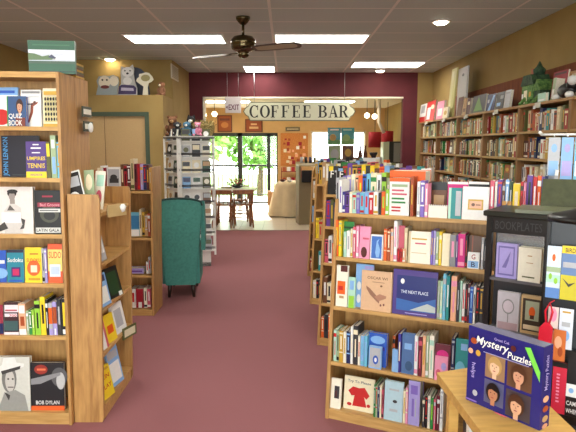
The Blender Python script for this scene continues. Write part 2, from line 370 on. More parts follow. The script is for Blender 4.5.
# shop front behind the viewer: big display windows
m = MB(); m.box(XL, XR, -2.72, -2.6, 0, 0.35, WALL); m.box(XL, XR, -2.72, -2.6, 2.7, 3.02, WALL); m.box(XL, XL+0.3, -2.72, -2.6, 0.35, 2.7, WALL); m.box(XR-0.3, XR, -2.72, -2.6, 0.35, 2.7, WALL); struct(m, 'wall_front')
w = MB()
for x in (XL+0.3, -1.6, 0.2, XR-0.35): w.box(x, x+0.05, -2.70, -2.62, 0.35, 2.7, FR)
w.box(XL+0.3, XR-0.3, -2.70, -2.62, 0.35, 0.4, FR); w.box(XL+0.3, XR-0.3, -2.70, -2.62, 2.65, 2.7, FR); wo = struct(w, 'window_2')
g = MB(); g.box(XL+0.32, XR-0.32, -2.665, -2.66, 0.38, 2.68, GLASS); g.build('glass_pane', wo)
# carpet edge strip
m = MB(); m.box(OX0, OX1, YD-0.05, YD-0.01, 0, 0.006, flat((120,96,80), 0.4)); struct(m, 'trim_3')
# vent high on the alcove wall
v = empty('air_vent', loc=(-1.78, 9.15, 2.74)); tag(v, 'white slatted air vent high on the tan wall beside the red wall', 'vent')
a = MB(); a.box(0, 0.012, -0.28, 0.28, -0.11, 0.11, flat((210,200,176),0.5)); a.build('frame', v)
a = MB()
for k in range(7): a.box(0.012, 0.02, -0.24, 0.24, -0.085+k*0.026, -0.075+k*0.026, flat((150,138,110),0.5))
a.build('slat_panel', v)

# ------------------------------------------------------------------ outside
m = MB(); m.box(-5, 5, YF+0.12, 17.6, -0.12, -0.02, flat((214,208,196), 0.7)); struct(m, 'terrace')
m = MB(); m.box(-30, 30, 17.6, 60, -1.6, -1.5, noisy('lawn', (96,136,60), (130,166,84), 2, 0.9)); struct(m, 'ground_outside')
m = MB(); m.box(-6, 6, -16, -2.75, -0.2, -0.1, flat((180,176,170), 0.8)); struct(m, 'pavement')
rl = empty('terrace_railing', loc=(0, 17.4, -0.02)); tag(rl, 'black metal balcony railing outside the sliding glass doors', 'railing')
a = MB(); a.box(-4.5, 3.5, -0.03, 0.03, 0.96, 1.02, BLACKM); a.build('top_rail', rl)
a = MB(); a.box(-4.5, 3.5, -0.015, 0.015, 0.08, 0.11, BLACKM); a.build('bottom_rail', rl)
a = MB()
for k in range(61): x = -4.5+k*0.1333; a.box(x-0.011, x+0.011, -0.011, 0.007, 0.1, 0.98, BLACKM)
a.build('balusters', rl)
LEAF = noisy('leaf_green', (70,120,40), (140,186,80), 6, 0.7)
BARK = noisy('bark', (80,60,44), (110,88,64), 12, 0.9)
def tree(x, y, h, r, n, label, seed):
    q = random.Random(seed); t = empty('tree', loc=(x, y, -1.5)); tag(t, label, 'tree', None)
    a = MB(); a.tube([(0,0,0),(0.05,0.1,h*0.4),(-0.1,0,h*0.8)], [0.16,0.12,0.05], BARK)
    for k in range(5): an = k*1.3; a.tube([(0,0,h*0.4),(math.cos(an)*r*0.6, math.sin(an)*r*0.6, h*0.75)], [0.06,0.02], BARK, 6)
    a.build('trunk', t); a = MB()
    for k in range(n):
        u = Vector((q.gauss(0,1), q.gauss(0,1), q.gauss(0,1))).normalized()*(q.random()**0.4)
        c = Vector((u.x*r, u.y*r, h*0.72+u.z*h*0.36)); s_ = q.uniform(0.12, 0.28)
        e1 = Vector((q.gauss(0,1), q.gauss(0,1), q.gauss(0,1))).normalized(); e2 = e1.orthogonal().normalized()
        a.add([c-e1*s_, c-e2*s_*0.5, c+e1*s_, c+e2*s_*0.5], [(0,1,2,3)], LEAF)
    a.build('foliage', t)
tree(-4.2, 22.5, 5.0, 1.9, 1500, 'leafy green tree outside, left of the sliding doors', 1)
tree(-1.2, 25.5, 5.4, 1.9, 1500, 'leafy green tree outside behind the right half of the glass doors', 2)

# ------------------------------------------------------------------ ceiling fittings
LAMP = emit('fluorescent_diffuser', (1.0, 0.97, 0.9), 10.0)
WHITEP = flat((226,224,216), 0.5)
def troffer(x0, x1, y0, y1, label, z=CEIL):
    t = empty('ceiling_light', loc=((x0+x1)/2, (y0+y1)/2, z)); tag(t, label, 'ceiling light', 'fluorescent ceiling lights'); hx, hy = (x1-x0)/2, (y1-y0)/2
    a = MB(); f = 0.025
    a.box(-hx, hx, -hy, -hy+f, -0.012, 0, WHITEP); a.box(-hx, hx, hy-f, hy, -0.012, 0, WHITEP); a.box(-hx, -hx+f, -hy+f, hy-f, -0.012, 0, WHITEP); a.box(hx-f, hx, -hy+f, hy-f, -0.012, 0, WHITEP); a.build('frame', t)
    a = MB(); a.box(-hx+f, hx-f, -hy+f, hy-f, -0.008, -0.001, LAMP); a.build('diffuser', t)
troffer(-1.98, -0.76, 6.95, 7.53, 'long rectangular ceiling light left of the ceiling fan')
troffer(-0.15, 1.02, 6.92, 7.48, 'long rectangular ceiling light right of the ceiling fan')
troffer(-0.74, -0.18, 9.65, 10.4, 'short ceiling light directly in front of the red wall')
troffer(1.08, 2.25, 9.15, 9.8, 'long ceiling light near the right wall by the red wall')
troffer(-3.1, -1.85, 4.66, 5.24, 'ceiling light cut off at the top left corner of the photo')
for x, y in ((-0.15, 3.6), (-1.98, 1.6), (1.05, 1.6), (-0.15, -0.9), (-3.1,-0.9)):
    troffer(x, x+1.18, y, y+0.58, 'ceiling light nearer the shop front, above the front shelves')
SPOT = emit('spot_bulb', (1.0, 0.86, 0.62), 26.0)
def spot(p, label):
    t = empty('recessed_spotlight', loc=(p[0], p[1], CEIL)); tag(t, label, 'spotlight', 'recessed spotlights')
    a = MB(); a.lathe([(0.105,0),(0.105,-0.012),(0.085,-0.018),(0.08,0)], WHITEP, 24); a.build('trim_ring', t)
    a = MB(); a.lathe([(0.07,0),(0.07,-0.018),(0.05,-0.035),(0.02,-0.042)], SPOT, 18); a.build('bulb', t)
spot(gnd(441, 21, CEIL), 'round recessed spotlight glowing near the upper right'); spot(gnd(380, 70, CEIL), 'round recessed spotlight next to the long light by the red wall')
spot(gnd(110, 58.5, CEIL), 'round recessed spotlight above the animal cutouts')
# ceiling fan
BRASS = flat((96,84,58), 0.25, 0.9); FB = flat((70,58,42), 0.35, 0.2); CANE = noisy('woven_cane', (150,140,116), (180,170,144), 300, 0.7)
fc = gnd(243, 17, CEIL); fan = empty('ceiling_fan', loc=(fc.x, fc.y, CEIL)); tag(fan, 'dark bronze ceiling fan with cane insert blades hanging over the aisle', 'ceiling fan')
a = MB(); a.lathe([(0.075,0),(0.075,-0.02),(0.05,-0.055),(0.03,-0.075),(0.02,-0.08)], BRASS, 20); a.build('canopy', fan)
a = MB(); a.tube([(0,0,-0.06),(0,0,-0.2)], 0.014, BRASS, 10); a.build('down_rod', fan)
a = MB(); a.lathe([(0.02,-0.185),(0.06,-0.19),(0.10,-0.2),(0.13,-0.235),(0.132,-0.275),(0.125,-0.285),(0.128,-0.3),(0.118,-0.325),(0.085,-0.345),(0.06,-0.35),(0.055,-0.375),(0.06,-0.39),(0.04,-0.41),(0.015,-0.42)], BRASS, 28); a.build('motor_housing', fan)
for ang in (-27, 153):
    M = Matrix.Rotation(R(ang), 4, 'Z') @ Matrix.Rotation(-R(17), 4, 'X')
    a = MB(); out = [(0.18,-0.045),(0.24,-0.062),(0.6,-0.07),(0.68,-0.062),(0.715,-0.03),(0.72,0),(0.715,0.03),(0.68,0.062),(0.6,0.07),(0.24,0.062),(0.18,0.045)]
    inn = [(0.22+(x-0.18)*0.85, y*0.66) for x, y in out]
    a.prism(out, -0.369, -0.363, FB, 'z', M); bl = a.build('blade', fan)
    a = MB(); a.prism(inn, -0.3695, -0.3625, CANE, 'z', M); a.build('cane_insert', bl)
    a = MB(); a.box(0.05, 0.24, -0.018, 0.018, -0.362, -0.354, BRASS, M); a.box(0.2, 0.25, -0.05, 0.05, -0.362, -0.356, BRASS, M); a.build('blade_bracket', fan)

# ------------------------------------------------------------------ hanging signs
p0, p1 = at(243, 102, 10.2), at(355.5, 120.5, 10.2); sw = p1.x-p0.x; sh = p0.z-p1.z; cx, cz = (p0.x+p1.x)/2, (p0.z+p1.z)/2
cz = at(299, 111.5, 10.2).z; sh = at(243, 102, 10.2).z-at(243, 121, 10.2).z
s_ = empty('coffee_bar_sign', loc=(cx, 10.2, cz)); tag(s_, 'long cream hanging sign reading COFFEE BAR with notched ends', 'sign')
def plate(w, h, n): return [(-w/2+n, -h/2), (w/2-n, -h/2), (w/2-n*0.75, -h*0.28), (w/2-n*0.35, -h*0.2), (w/2, 0), (w/2-n*0.35, h*0.2), (w/2-n*0.75, h*0.28), (w/2-n, h/2), (-w/2+n, h/2), (-w/2+n*0.75, h*0.28), (-w/2+n*0.35, h*0.2), (-w/2, 0), (-w/2+n*0.35, -h*0.2), (-w/2+n*0.75, -h*0.28)]
a = MB(); a.prism(plate(sw, sh, 0.12), -0.012, 0.012, flat((110,112,84), 0.5)); a.prism(plate(sw-0.035, sh-0.035, 0.11), -0.015, -0.012, flat((206,206,176), 0.5)); a.build('board', s_)
a = MB(); INK = flat((34,34,26), 0.6); ly = [0.0]
def glyph(ch, x, w, h):
    '''one bold serif capital drawn from plates and arcs'''
    def q(*pts): ly[0] += 0.00003; a.add([(x+p*w, -0.0165-ly[0], (v-0.5)*h) for p, v in pts], [tuple(range(len(pts)))], INK)
    def b(x0, z0, x1, z1): q((x0,z0),(x1,z0),(x1,z1),(x0,z1))
    def arc(cx, cz, ro, so, ri, si, a0, a1, n=20):
        for i in range(n):
            t0, t1 = R(a0+(a1-a0)*i/n), R(a0+(a1-a0)*(i+1)/n)
            q((cx+ri*math.cos(t0),cz+si*math.sin(t0)),(cx+ro*math.cos(t0),cz+so*math.sin(t0)),(cx+ro*math.cos(t1),cz+so*math.sin(t1)),(cx+ri*math.cos(t1),cz+si*math.sin(t1)))
    if ch == 'O': arc(.5,.5,.5,.52,.27,.45,0,360,28)
    elif ch == 'C': arc(.52,.5,.5,.52,.28,.45,48,312,24); b(.8,.62,.88,1.0); b(.8,.0,.86,.24)
    elif ch in 'FE':
        b(.14,0,.38,1); b(.02,0,.5 if ch == 'F' else .9,.06); b(.02,.94,.88,1); b(.80,.72,.88,1); b(.38,.47,.66,.53); b(.62,.38,.68,.62)
        if ch == 'E': b(.82,0,.9,.3)
    elif ch in 'BR':
        b(.12,0,.34,1); b(.0,.94,.5,1); arc(.46,.74,.42,.26,.2,.2,-90,90,12); b(.34,.47,.5,.53)
        if ch == 'B': arc(.48,.26,.46,.27,.24,.21,-90,90,12); b(.0,0,.5,.06)
        else: b(.0,0,.46,.06); q((.42,.5),(.62,.5),(1.0,0),(.74,0)); b(.7,0,1.06,.06)
    elif ch == 'A': q((.44,1),(.56,1),(.98,0),(.72,0)); q((.44,1),(.5,.9),(.2,0),(.12,0)); b(.26,.3,.74,.37); b(0,0,.32,.06); b(.62,0,1.06,.06)
lw = sw*0.089
for i_, ch_ in enumerate('COFFEE'): glyph(ch_, -sw*0.445+i_*sw*0.0945, lw*(1.0 if ch_ in 'CO' else .88), sh*0.64)
for i_, ch_ in enumerate('BAR'): glyph(ch_, sw*0.165+i_*sw*0.092, lw*.95, sh*0.64)
a.build('lettering', s_)
a = MB()
for x in (-sw*0.4, sw*0.4): a.tube([(x, 0, sh/2), (x, 0.0, CEIL-cz)], 0.004, flat('silver', 0.3, 0.8), 6)
a.build('hanging_wires', s_)
p0, p1 = at(225, 97, 10.3), at(241, 113, 10.3)
s_ = empty('exit_sign', loc=((p0.x+p1.x)/2, 10.3, (p0.z+p1.z)/2)); w_, h_ = p1.x-p0.x, p0.z-p1.z; tag(s_, 'small white EXIT sign hanging left of the coffee bar sign', 'sign')
a = MB(); a.bbox(-w_/2, w_/2, -0.012, 0.012, -h_/2, h_/2, flat((206,198,196), 0.5)); a.build('panel', s_)
a = MB(); put_text(a, 'EXIT', w_*0.06, -h_*0.14, w_*0.68, h_*0.34, -0.0135, flat((96,24,60), 0.6), bold=0.02); a.add([(-w_*0.46,-0.0135,-h_*0.14),(-w_*0.34,-0.0135,-h_*0.24),(-w_*0.34,-0.0135,-h_*0.04)], [(0,1,2)], flat((96,24,60),0.6)); a.build('lettering', s_)
a = MB()
for x in (-w_*0.35, w_*0.35): a.tube([(x, 0, h_/2), (x, 0, CEIL-(p0.z+p1.z)/2)], 0.003, flat('silver', 0.3, 0.8), 6)
a.build('hanging_wires', s_)

# =================================================================== TALL BOOKCASE, FRONT LEFT
AY = 3.05; AX = lambda z: -1.232+0.024*z
def shear(x, y): 
    M = Matrix.Identity(4); M[0][2] = 0.024; M[0][3] = x; M[1][3] = y; return M
AZ = [1.697, 1.42, 1.11, 0.833, 0.53, 0.075]
def tall_case(x, y, flip, label, dep):
    r = empty('tall_bookcase', shear(x, y)); tag(r, label, 'bookcase'); W = 0.95; T = 0.016; H = 1.985
    def yb(a0, a1): return (a0, a1) if not flip else (dep-a1, dep-a0)
    for x0 in (-W, -T): a = MB(); a.box(x0, x0+T, 0, dep, 0, H, OAK); a.build('side_panel', r)
    a = MB(); a.box(-W+T, -T, *yb(0, dep-0.012), H-0.03, H, OAK_X); a.build('top_panel', r)
    a = MB(); a.box(-W+T, -T, *yb(dep-0.012, dep), 0.0, H, OAK); a.build('back_panel', r)
    for z in AZ: a = MB(); a.box(-W+T, -T, *yb(0, dep-0.012), z-0.022, z, OAK_X); a.build('shelf', r)
    a = MB(); a.box(-W+T, -T, *yb(0.01, 0.03), 0, AZ[-1]-0.022, OAK_X); a.build('kick_board', r)
    return r
DA = 0.215
ca = tall_case(-1.232, AY, False, 'tall light oak bookcase at the far left, filled with face-out books', DA)
cb = tall_case(-1.232, AY+DA+0.004, True, 'tall oak bookcase standing back to back behind the left bookcase', 0.22)
FA = Frame((-2.2, AY), 0); cst = lambda y: (lambda x: y)
Wp, Bk = 'white', 'black'
def run(z, py, where, items, ins=0.02): row(FA, z, cst(py), items, where, 'books on the tall left bookcase', ins=ins, depth=0.12)
run(AZ[0], 127, 'on top shelf of tall left bookcase', [
 ('f', -12, 19, 87, 'sky', dict(v=0.04, ops=[('r',.0,.0,1,.8,'white'), ('e',.45,.25,.3,.2,'red'), ('r',.1,.85,.9,.92,'blue')], label='pale blue and white book at the left edge of the top left shelf')),
 ('f', 7.5, 27, 96, 'blue', dict(ops=[('r',0,0,1,1,(52,84,130)),('r',0,0,.06,1,'green')]+face(.66,.66,.3,hair=(60,30,24))+[('r',.45,0,.95,.3,(120,50,40)),('t','QUIZ',.44,.34,.7,.18,'white'),('t','BOOK',.44,.13,.7,.18,'white')], v=0, label='blue book with white QUIZ BOOK lettering and a portrait, top left shelf')),
 ('f', 21.5, 42, 89.5, 'white', dict(v=0.045, ops=[('r',.06,.9,.94,.96,'grey'),('r',.06,.8,.9,.82,'silver'),('p',[(.3,.12),(.4,.12),(.6,.4),(.62,.56),(.8,.62),(.86,.68),(.5,.64),(.46,.4)],(150,80,60)),('e',.68,.66,.07,.04,(100,60,50)),('r',.25,.6,.6,.63,(60,60,70))], label='white book with a running golfer on the cover, top left shelf')),
 ('f', 43.5, 60, 88, 'cream', dict(v=0.02, ops=[('r',.08,.12,.95,.78,(206,194,140))]+[('e',.18+.17*(k%5),.2+.13*(k//5),.06,.045,'black') for k in range(25)]+[('r',.1,.82,.9,.92,'gold'),('r',.05,0,.95,.08,'gold')], label='cream book covered in small black figures, right end of top shelf'))])
run(AZ[1], 178, 'on second shelf of tall left bookcase', [
 ('f', 2, 40, 135.5, (22,20,36), dict(v=0.05, spine='black', ops=[('t','JOHN LENNON',.13,.5,.92,.17,(70,150,210),math.pi/2)]+[('r',.28,.05,.95,.08,'charcoal')], label='black book with blue JOHN LENNON lettering up its side')),
 ('f', 26.5, 47, 141.5, (82,56,130), dict(v=0.0, ops=[('r',0,0,1,.18,'yellow'),('t','HANDBOOK',.5,.09,.6,.07,'purple'),('t','UMPIRES',.5,.54,.9,.1,'yellow'),('t','TENNIS',.5,.34,.86,.13,'yellow'),('r',.3,.68,.7,.71,'white'),('r',.25,.8,.75,.84,'white'),('r',.35,.9,.65,.93,'white')], label='purple and yellow book standing in front of the black music book')),
 ('s', 47.5, 51.5, 142, 'olive', dict(ops=[('r',.1,.6,.9,.95,'yellow')])), ('s', 52, 57.5, 135.5, 'sage', dict(ops=[('r',.2,.1,.8,.5,'sky'),('r',.2,.7,.8,.9,'white')])), ('s', 58, 61.8, 142, 'aqua')])
run(AZ[2], 235, 'on third shelf of tall left bookcase', [
 ('f', -2, 34, 187, (226,218,212), dict(t=0.03, ops=[('e',.42,.86,.13,.08,(30,28,28)),('e',.42,.8,.09,.085,(150,140,134)),('r',.36,.62,.5,.74,(150,140,134)),('p',[(.2,.0),(.72,.0),(.66,.56),(.5,.64),(.36,.64),(.2,.5)],(206,200,194)),('p',[(.28,.5),(.5,.5),(.36,.62)],(90,84,80)),('r',.12,.24,.66,.46,(238,234,230)),('p',[(.05,.05),(.3,.12),(.2,.26),(.02,.16)],(60,56,54)),('p',[(.66,.34),(.78,.3),(.74,.12),(.62,.1),(.7,.2)],(70,66,64)),('e',.44,.9,.15,.045,(30,28,28))], label='large pale book with a black and white photo of a boy')),
 ('f', 35.2, 61.8, 190.5, (18,16,18), dict(t=0.025, ops=[('e',.56,.46,.36,.2,(70,70,56)),('e',.56,.42,.22,.1,(30,30,28)),('r',.12,.62,.98,.72,(150,36,60)),('t','Bad Groove',.58,.67,.74,.07,(230,150,160)),('r',.16,.5,.98,.58,(210,210,206)),('r',.2,.53,.9,.55,(60,60,60)),('r',.3,.84,.7,.88,(150,30,60)),('r',.04,.03,.98,.15,(206,206,200)),('t','LATIN GALA',.5,.09,.86,.07,'black')], label='black book with a pink title band and white lettering below'))])
run(AZ[3], 284, 'on fourth shelf of tall left bookcase', [
 ('f', -8, 7, 251, 'blue', dict(ops=[('e',.6,.3,.5,.16,'sky'),('r',.2,.6,.9,.7,'white')], label='royal blue puzzle book at the left edge of the fourth shelf')),
 ('f', 7.5, 24.5, 250.5, (30,130,150), dict(ops=[('r',0,.92,1,1,(40,36,60)),('t','Sudoku',.5,.7,.9,.13,'white'),('r',.26,.18,.8,.48,(60,40,110)),('r',.34,.23,.72,.43,(190,30,90)),('r',.1,.04,.9,.1,'blue')], label='teal Sudoku book with a pink square on the cover')),
 ('f', 25.5, 42.5, 248, 'yellow', dict(v=0.0, ops=[('e',.52,.42,.4,.22,'orange'),('r',.34,.3,.72,.5,(236,220,190)),('t','SUDOKU',.52,.64,.82,.11,(190,60,30)),('r',.3,.8,.8,.84,(190,120,30)),('r',.2,.08,.9,.14,(200,150,30))], label='yellow Sudoku book with an orange circle on the cover')),
 ('s', 43, 45.4, 248.5, 'silver'), ('s', 45.6, 48, 249, 'lavender'),
 ('f', 48.5, 63, 244.5, (230,90,40), dict(ops=[('r',0,.3,1,.86,(238,206,110)),('t','SUDO',.5,.72,.86,.17,(200,80,30)),('r',.12,.16,.86,.48,(214,226,236)),('r',.2,.22,.78,.42,(190,206,226))], label='orange and yellow SUDO puzzle book at the right of the fourth shelf'))])
run(AZ[4], 337.5, 'on fifth shelf of tall left bookcase', [
 ('f', -6, 4, 306, (150,40,60), dict(ops=[('r',0,.05,1,.4,'navy')], label='dark red and navy book cut off at the left, fifth shelf')),
 ('f', 4.6, 19.5, 303, (60,24,30), dict(t=0.04, ops=[('r',.05,.7,1,.92,(230,220,224)),('r',.1,.74,.9,.78,(170,40,50)),('r',.05,.56,.9,.66,(230,220,224)),('r',.0,.14,.95,.44,(60,90,90)),('r',0,.0,1,.1,(230,220,224)),('t','700',.62,.6,.5,.08,(190,40,60))], label='dark red and white puzzle collection book on the fifth shelf')),
 ('s', 20, 27, 304, 'peach', dict(ops=[('r',.1,.7,.9,.95,'white'),('r',.2,.3,.8,.6,'rust'),('r',.0,.0,1,.2,'white')])),
 ('s', 27.3, 29.8, 311, 'sage'), ('s', 30, 32.6, 311, 'green'), ('s', 32.8, 35.4, 310, 'lime'),
 ('s', 36, 41.5, 301, 'lime', dict(c='black')), ('s', 41.8, 46.8, 297, 'yellow', dict(c='black')), ('s', 47, 49.5, 300, 'black'),
 ('s', 49.8, 53.6, 303, 'silver', dict(ops=[('r',0,.35,1,.85,'orange'),('r',0,0,1,.2,'lavender')])), ('s', 53.8, 58, 302, 'lavender', dict(ops=[('r',0,.35,1,.85,'rust'),('r',.3,.02,.7,.2,'white')])),
 ('s', 58.3, 62.2, 299.5, 'charcoal', dict(c='silver')), ('s', 62.5, 67, 299, 'black', dict(ops=[('r',.35,.25,1,.9,'yellow'),('r',.2,.03,.8,.16,'white')]))])
run(AZ[5], 412, 'on bottom shelf of tall left bookcase', [
 ('f', -6, 31, 358.5, (206,206,196), dict(t=0.03, ops=[('e',.44,.6,.2,.26,(120,120,114)),('e',.46,.56,.13,.2,(196,192,184)),('p',[(.1,.7),(.84,.82),(.86,.88),(.66,.9),(.6,1.0),(.3,.98),(.26,.86),(.1,.78)],(226,226,220)),('p',[(.22,.74),(.76,.84),(.74,.78),(.26,.68)],(60,60,58)),('p',[(.1,.0),(.95,.0),(.86,.3),(.6,.4),(.3,.34)],(150,150,144)),('p',[(.3,.36),(.46,.3),(.42,.2)],(60,60,58)),('e',.42,.6,.03,.015,'black'),('e',.54,.6,.03,.015,'black'),('r',.4,.44,.56,.46,(90,80,76))], label='grey portrait book of a person in a white hat, bottom left shelf')),
 ('f', 31.5, 65, 364, (26,26,30), dict(t=0.025, v=0.01, ops=[('e',.86,.7,.24,.2,(90,90,92)),('e',.9,.62,.13,.18,(190,190,188)),('p',[(.0,.66),(.9,.8),(.9,.74),(.3,.56),(.0,.54)],(140,140,142)),('r',0,.0,1,.1,(222,96,40)),('t','BOB DYLAN',.5,.17,.7,.08,'white'),('e',.32,.86,.2,.1,(150,50,40)),('r',.2,.84,.46,.88,(230,120,80))], label='black BOB DYLAN book with an orange stripe, bottom left shelf'))])
# calendar-like photo box on top
fr = Frame((at(29, 70, 3.12).x, 3.12), -8)
s0 = 0; zt = 1.987; w_ = fr.hit(75, 60, 0)[0]; h_ = fr.hit(50, 40.5, 0)[1]-zt
bx = empty('photo_box', fr.mat(0, 0, zt)); tag(bx, 'green boxed landscape picture standing on top of the tall left bookcase', 'box')
a = MB(); a.box(0, w_, 0, 0.035, 0, h_, flat((36,88,60), 0.35)); art(a, 0, 0, w_, h_, 0, [('r',0,.38,1,.6,(198,204,216)),('r',0,.6,1,.72,(214,220,232)),('p',[(0,.4),(0,.62),(.14,.6),(.3,.52),(.44,.56),(.52,.46),(.6,.42)],(88,116,74)),('p',[(.5,.43),(.8,.6),(1,.62),(1,.42)],(226,226,230)),('p',[(.42,.5),(.5,.58),(.6,.48),(.56,.44)],(60,66,90)),('r',0,.3,1,.38,(60,86,66)),('r',.1,.84,.9,.88,(54,108,76)),('r',0,.05,1,.08,(26,60,44))]); a.build('box_body', bx)
t_ = empty('stacked_leaflets', loc=(-1.255, 3.36, zt)); tag(t_, 'small pile of brown and gold leaflets behind the green picture box', 'leaflets')
a = MB()
for k in range(7): a.box(-0.05+rnd.uniform(-.01,.01), 0.05, -0.07, 0.06+rnd.uniform(-.01,.01), k*0.012, k*0.012+0.010, flat(('gold','brown','olive')[k%3]))
a.build('sheets', t_)
# card holders clipped to the side of the rear bookcase
def holder(y, z0, z1, label, white):
    t = empty('card_holder', loc=(-1.232+0.024*z0+0.002, y, z0)); tag(t, label, 'card holder', 'card holders on the bookcase side')
    a = MB(); a.box(0.001, 0.008, -0.075, 0.075, 0, z1-z0, flat((60,64,44))); a.build('frame', t)
    a = MB(); a.box(0.008, 0.0095, -0.062, 0.062, 0.015, z1-z0-0.015, flat((226,226,214))); a.build('card', t)
    if white: a = MB(); a.blob((0.02, 0.0, (z1-z0)*0.4), (0.012, 0.03, 0.03), WHITEM); a.build('white_clip', t)
holder(3.38, 1.765, 1.825, 'upper dark framed card holder on the side of rear oak bookcase', False); holder(3.40, 1.68, 1.74, 'lower dark card holder with white clip on rear oak bookcase side', True)

# =================================================================== LOW GONDOLA AT ITS RIGHT (faces the aisle)
BY0, BY1 = 3.085, 3.72
def low_case():
    r = empty('low_bookcase', shear(-1.229, BY0)); r.matrix_basis[0][2] = 0.018
    tag(r, 'low oak shelf unit with a plain end panel beside the tall left bookcase', 'bookcase'); L = BY1-BY0
    prof = lambda h: [(0.0,0),(0.16,0),(0.168,0.03),(0.176,h-0.03),(0.166,h),(0.0,h)]
    for y0, h in ((0, 1.33), (L-0.022, 1.33)): a = MB(); a.prism(prof(h), y0, y0+0.022, OAK, 'y'); a.build('end_panel', r)
    a = MB(); a.box(0, 0.012, 0.022, L-0.022, 0.02, 1.28, OAK); a.build('back_panel', r)
    for z in (1.22, 0.93, 0.66, 0.40, 0.09): a = MB(); a.box(0.012, 0.166, 0.022, L-0.022, z-0.02, z, OAK_X); a.build('shelf', r)
    a = MB(); a.box(0.14, 0.16, 0.022, L-0.022, 0, 0.07, OAK_X); a.build('kick_board', r)
low_case()
def leaner(y, z, w, h, col, ops, label, t=0.012, tilt=12, name='magazine', cat='magazine', x=None, twist=0):
    """face-out item on the aisle side, leaning back"""
    X = (-1.229+0.018*z+0.145) if x is None else x
    M = Matrix.Translation((X, y, z+0.001)) @ Matrix.Rotation(R(90+twist), 4, 'Z') @ Matrix.Rotation(-R(tilt), 4, 'X')
    add_book(M, book_mesh(w, h, t, col, ops), label, 'items on the low left shelf unit', cat, name)
leaner(3.12, 0.93, 0.15, 0.22, 'silver', [('r',.1,.1,.5,.9,'lavender'),('r',.6,.2,.9,.7,'white')], 'silver grey magazine on the upper aisle shelf of low unit', twist=-2)
leaner(3.13, 0.66, 0.15, 0.19, 'sky', [('r',.1,.75,.9,.95,'navy'),('r',.1,.1,.9,.6,'white')], 'pale blue and navy booklet on the middle aisle shelf', twist=-9)
leaner(3.33, 0.66, 0.16, 0.19, 'black', [('r',.15,.1,.85,.85,'darkgreen'),('r',.7,0,.95,.14,'white')], 'black booklet leaning beside the pale blue booklet', twist=-12, tilt=14)
leaner(3.12, 0.40, 0.13, 0.21, 'rose', [('r',.3,0,.8,1,'white')], 'pink and white booklet on the aisle shelf above the yellow one', twist=-6)
leaner(3.28, 0.40, 0.12, 0.17, 'yellow', [('r',.2,.3,.8,.6,'orange')], 'small yellow leaflet on the third aisle shelf', twist=-9)
leaner(3.43, 0.40, 0.16, 0.19, 'white', [('r',.2,.2,.8,.8,'silver')], 'white leaflet leaning on the third aisle shelf', twist=-9)
leaner(3.16, 0.09, 0.13, 0.19, 'yellow', [('t','FUN',.5,.66,.7,.14,'red'),('t','PLAY',.5,.36,.8,.14,'red'),('r',.1,.86,.9,.94,'gold')], 'yellow book with red lettering on the lowest aisle shelf', twist=-13, name='book', cat='book')
leaner(3.34, 0.09, 0.15, 0.24, 'sky', [('r',.1,.1,.9,.6,'white'),('r',.1,.7,.9,.9,'silver')], 'light blue and white book beside the yellow one, lowest aisle shelf', twist=-11, name='book', cat='book')
# framed notice and wire clip on that unit
t_ = empty('notice_frame', Matrix.Translation((-1.06, 3.5, 0.345)) @ Matrix.Rotation(R(72), 4, 'Z')); tag(t_, 'small olive framed notice clipped to the low shelf edge', 'notice')
a = MB(); a.box(0, 0.15, -0.008, 0, 0, 0.075, flat('olive')); a.build('frame', t_); a = MB(); a.box(0.015, 0.135, -0.0095, -0.008, 0.014, 0.061, flat((214,206,176))); a.build('card', t_)
t_ = empty('label_clip', Matrix.Translation((-1.035, 3.22, 1.185)) @ Matrix.Rotation(R(60), 4, 'Z')); tag(t_, 'white plastic label clip on the top edge of the low unit', 'label clip')
a = MB(); a.box(0, 0.14, -0.01, 0, 0, 0.07, flat((186,160,110))); a.build('card', t_); a = MB(); a.blob((0.11, -0.016, 0.045), (0.022, 0.010, 0.024), WHITEM, wob=0.3, seg=7, rings=5); a.build('plastic_knob', t_)
# comics leaning in the top tray
def top_comic(px0, px1, py0, py1, Y, col, ops, label, roll):
    p = at(px0, py1, Y); q = at(px1, py0, Y); w, h = q.x-p.x, q.z-p.z
    M = Matrix.Translation((p.x, Y, 1.222)) @ Matrix.Translation((w/2, 0, 0.5*(w-0.0)*abs(math.sin(R(roll))))) @ Matrix.Rotation(R(roll), 4, 'Y') @ Matrix.Rotation(-R(12), 4, 'X') @ Matrix.Translation((-w/2, 0, 0))
    add_book(M, book_mesh(w, q.z-1.222-0.01, 0.01, col, ops), label, 'magazines on top of the low unit', 'magazine', 'magazine')
top_comic(67.5, 86, 171, 195, 3.13, 'white', [('r',.04,.04,.96,.96,'black'),('e',.5,.3,.3,.18,'white'),('r',.1,.6,.9,.86,'silver'),('e',.3,.7,.12,.1,'black'),('p',[(.2,.1),(.4,.1),(.5,.4)],'black'),('r',.02,.0,.12,.6,'white')], 'black and white comic tilted on top of the low shelf unit', -15)
top_comic(84.5, 93, 168, 195, 3.22, 'sage', [('e',.5,.7,.35,.2,'cream'),('r',.1,.1,.9,.4,'white')], 'pale green magazine behind the tilted black and white comic', -4)
top_comic(92, 101, 169, 195, 3.30, 'ivory', [('e',.5,.3,.3,.2,'rose'),('r',.2,.6,.9,.9,'mint')], 'cream magazine with a pink patch on top of the low unit', 3)

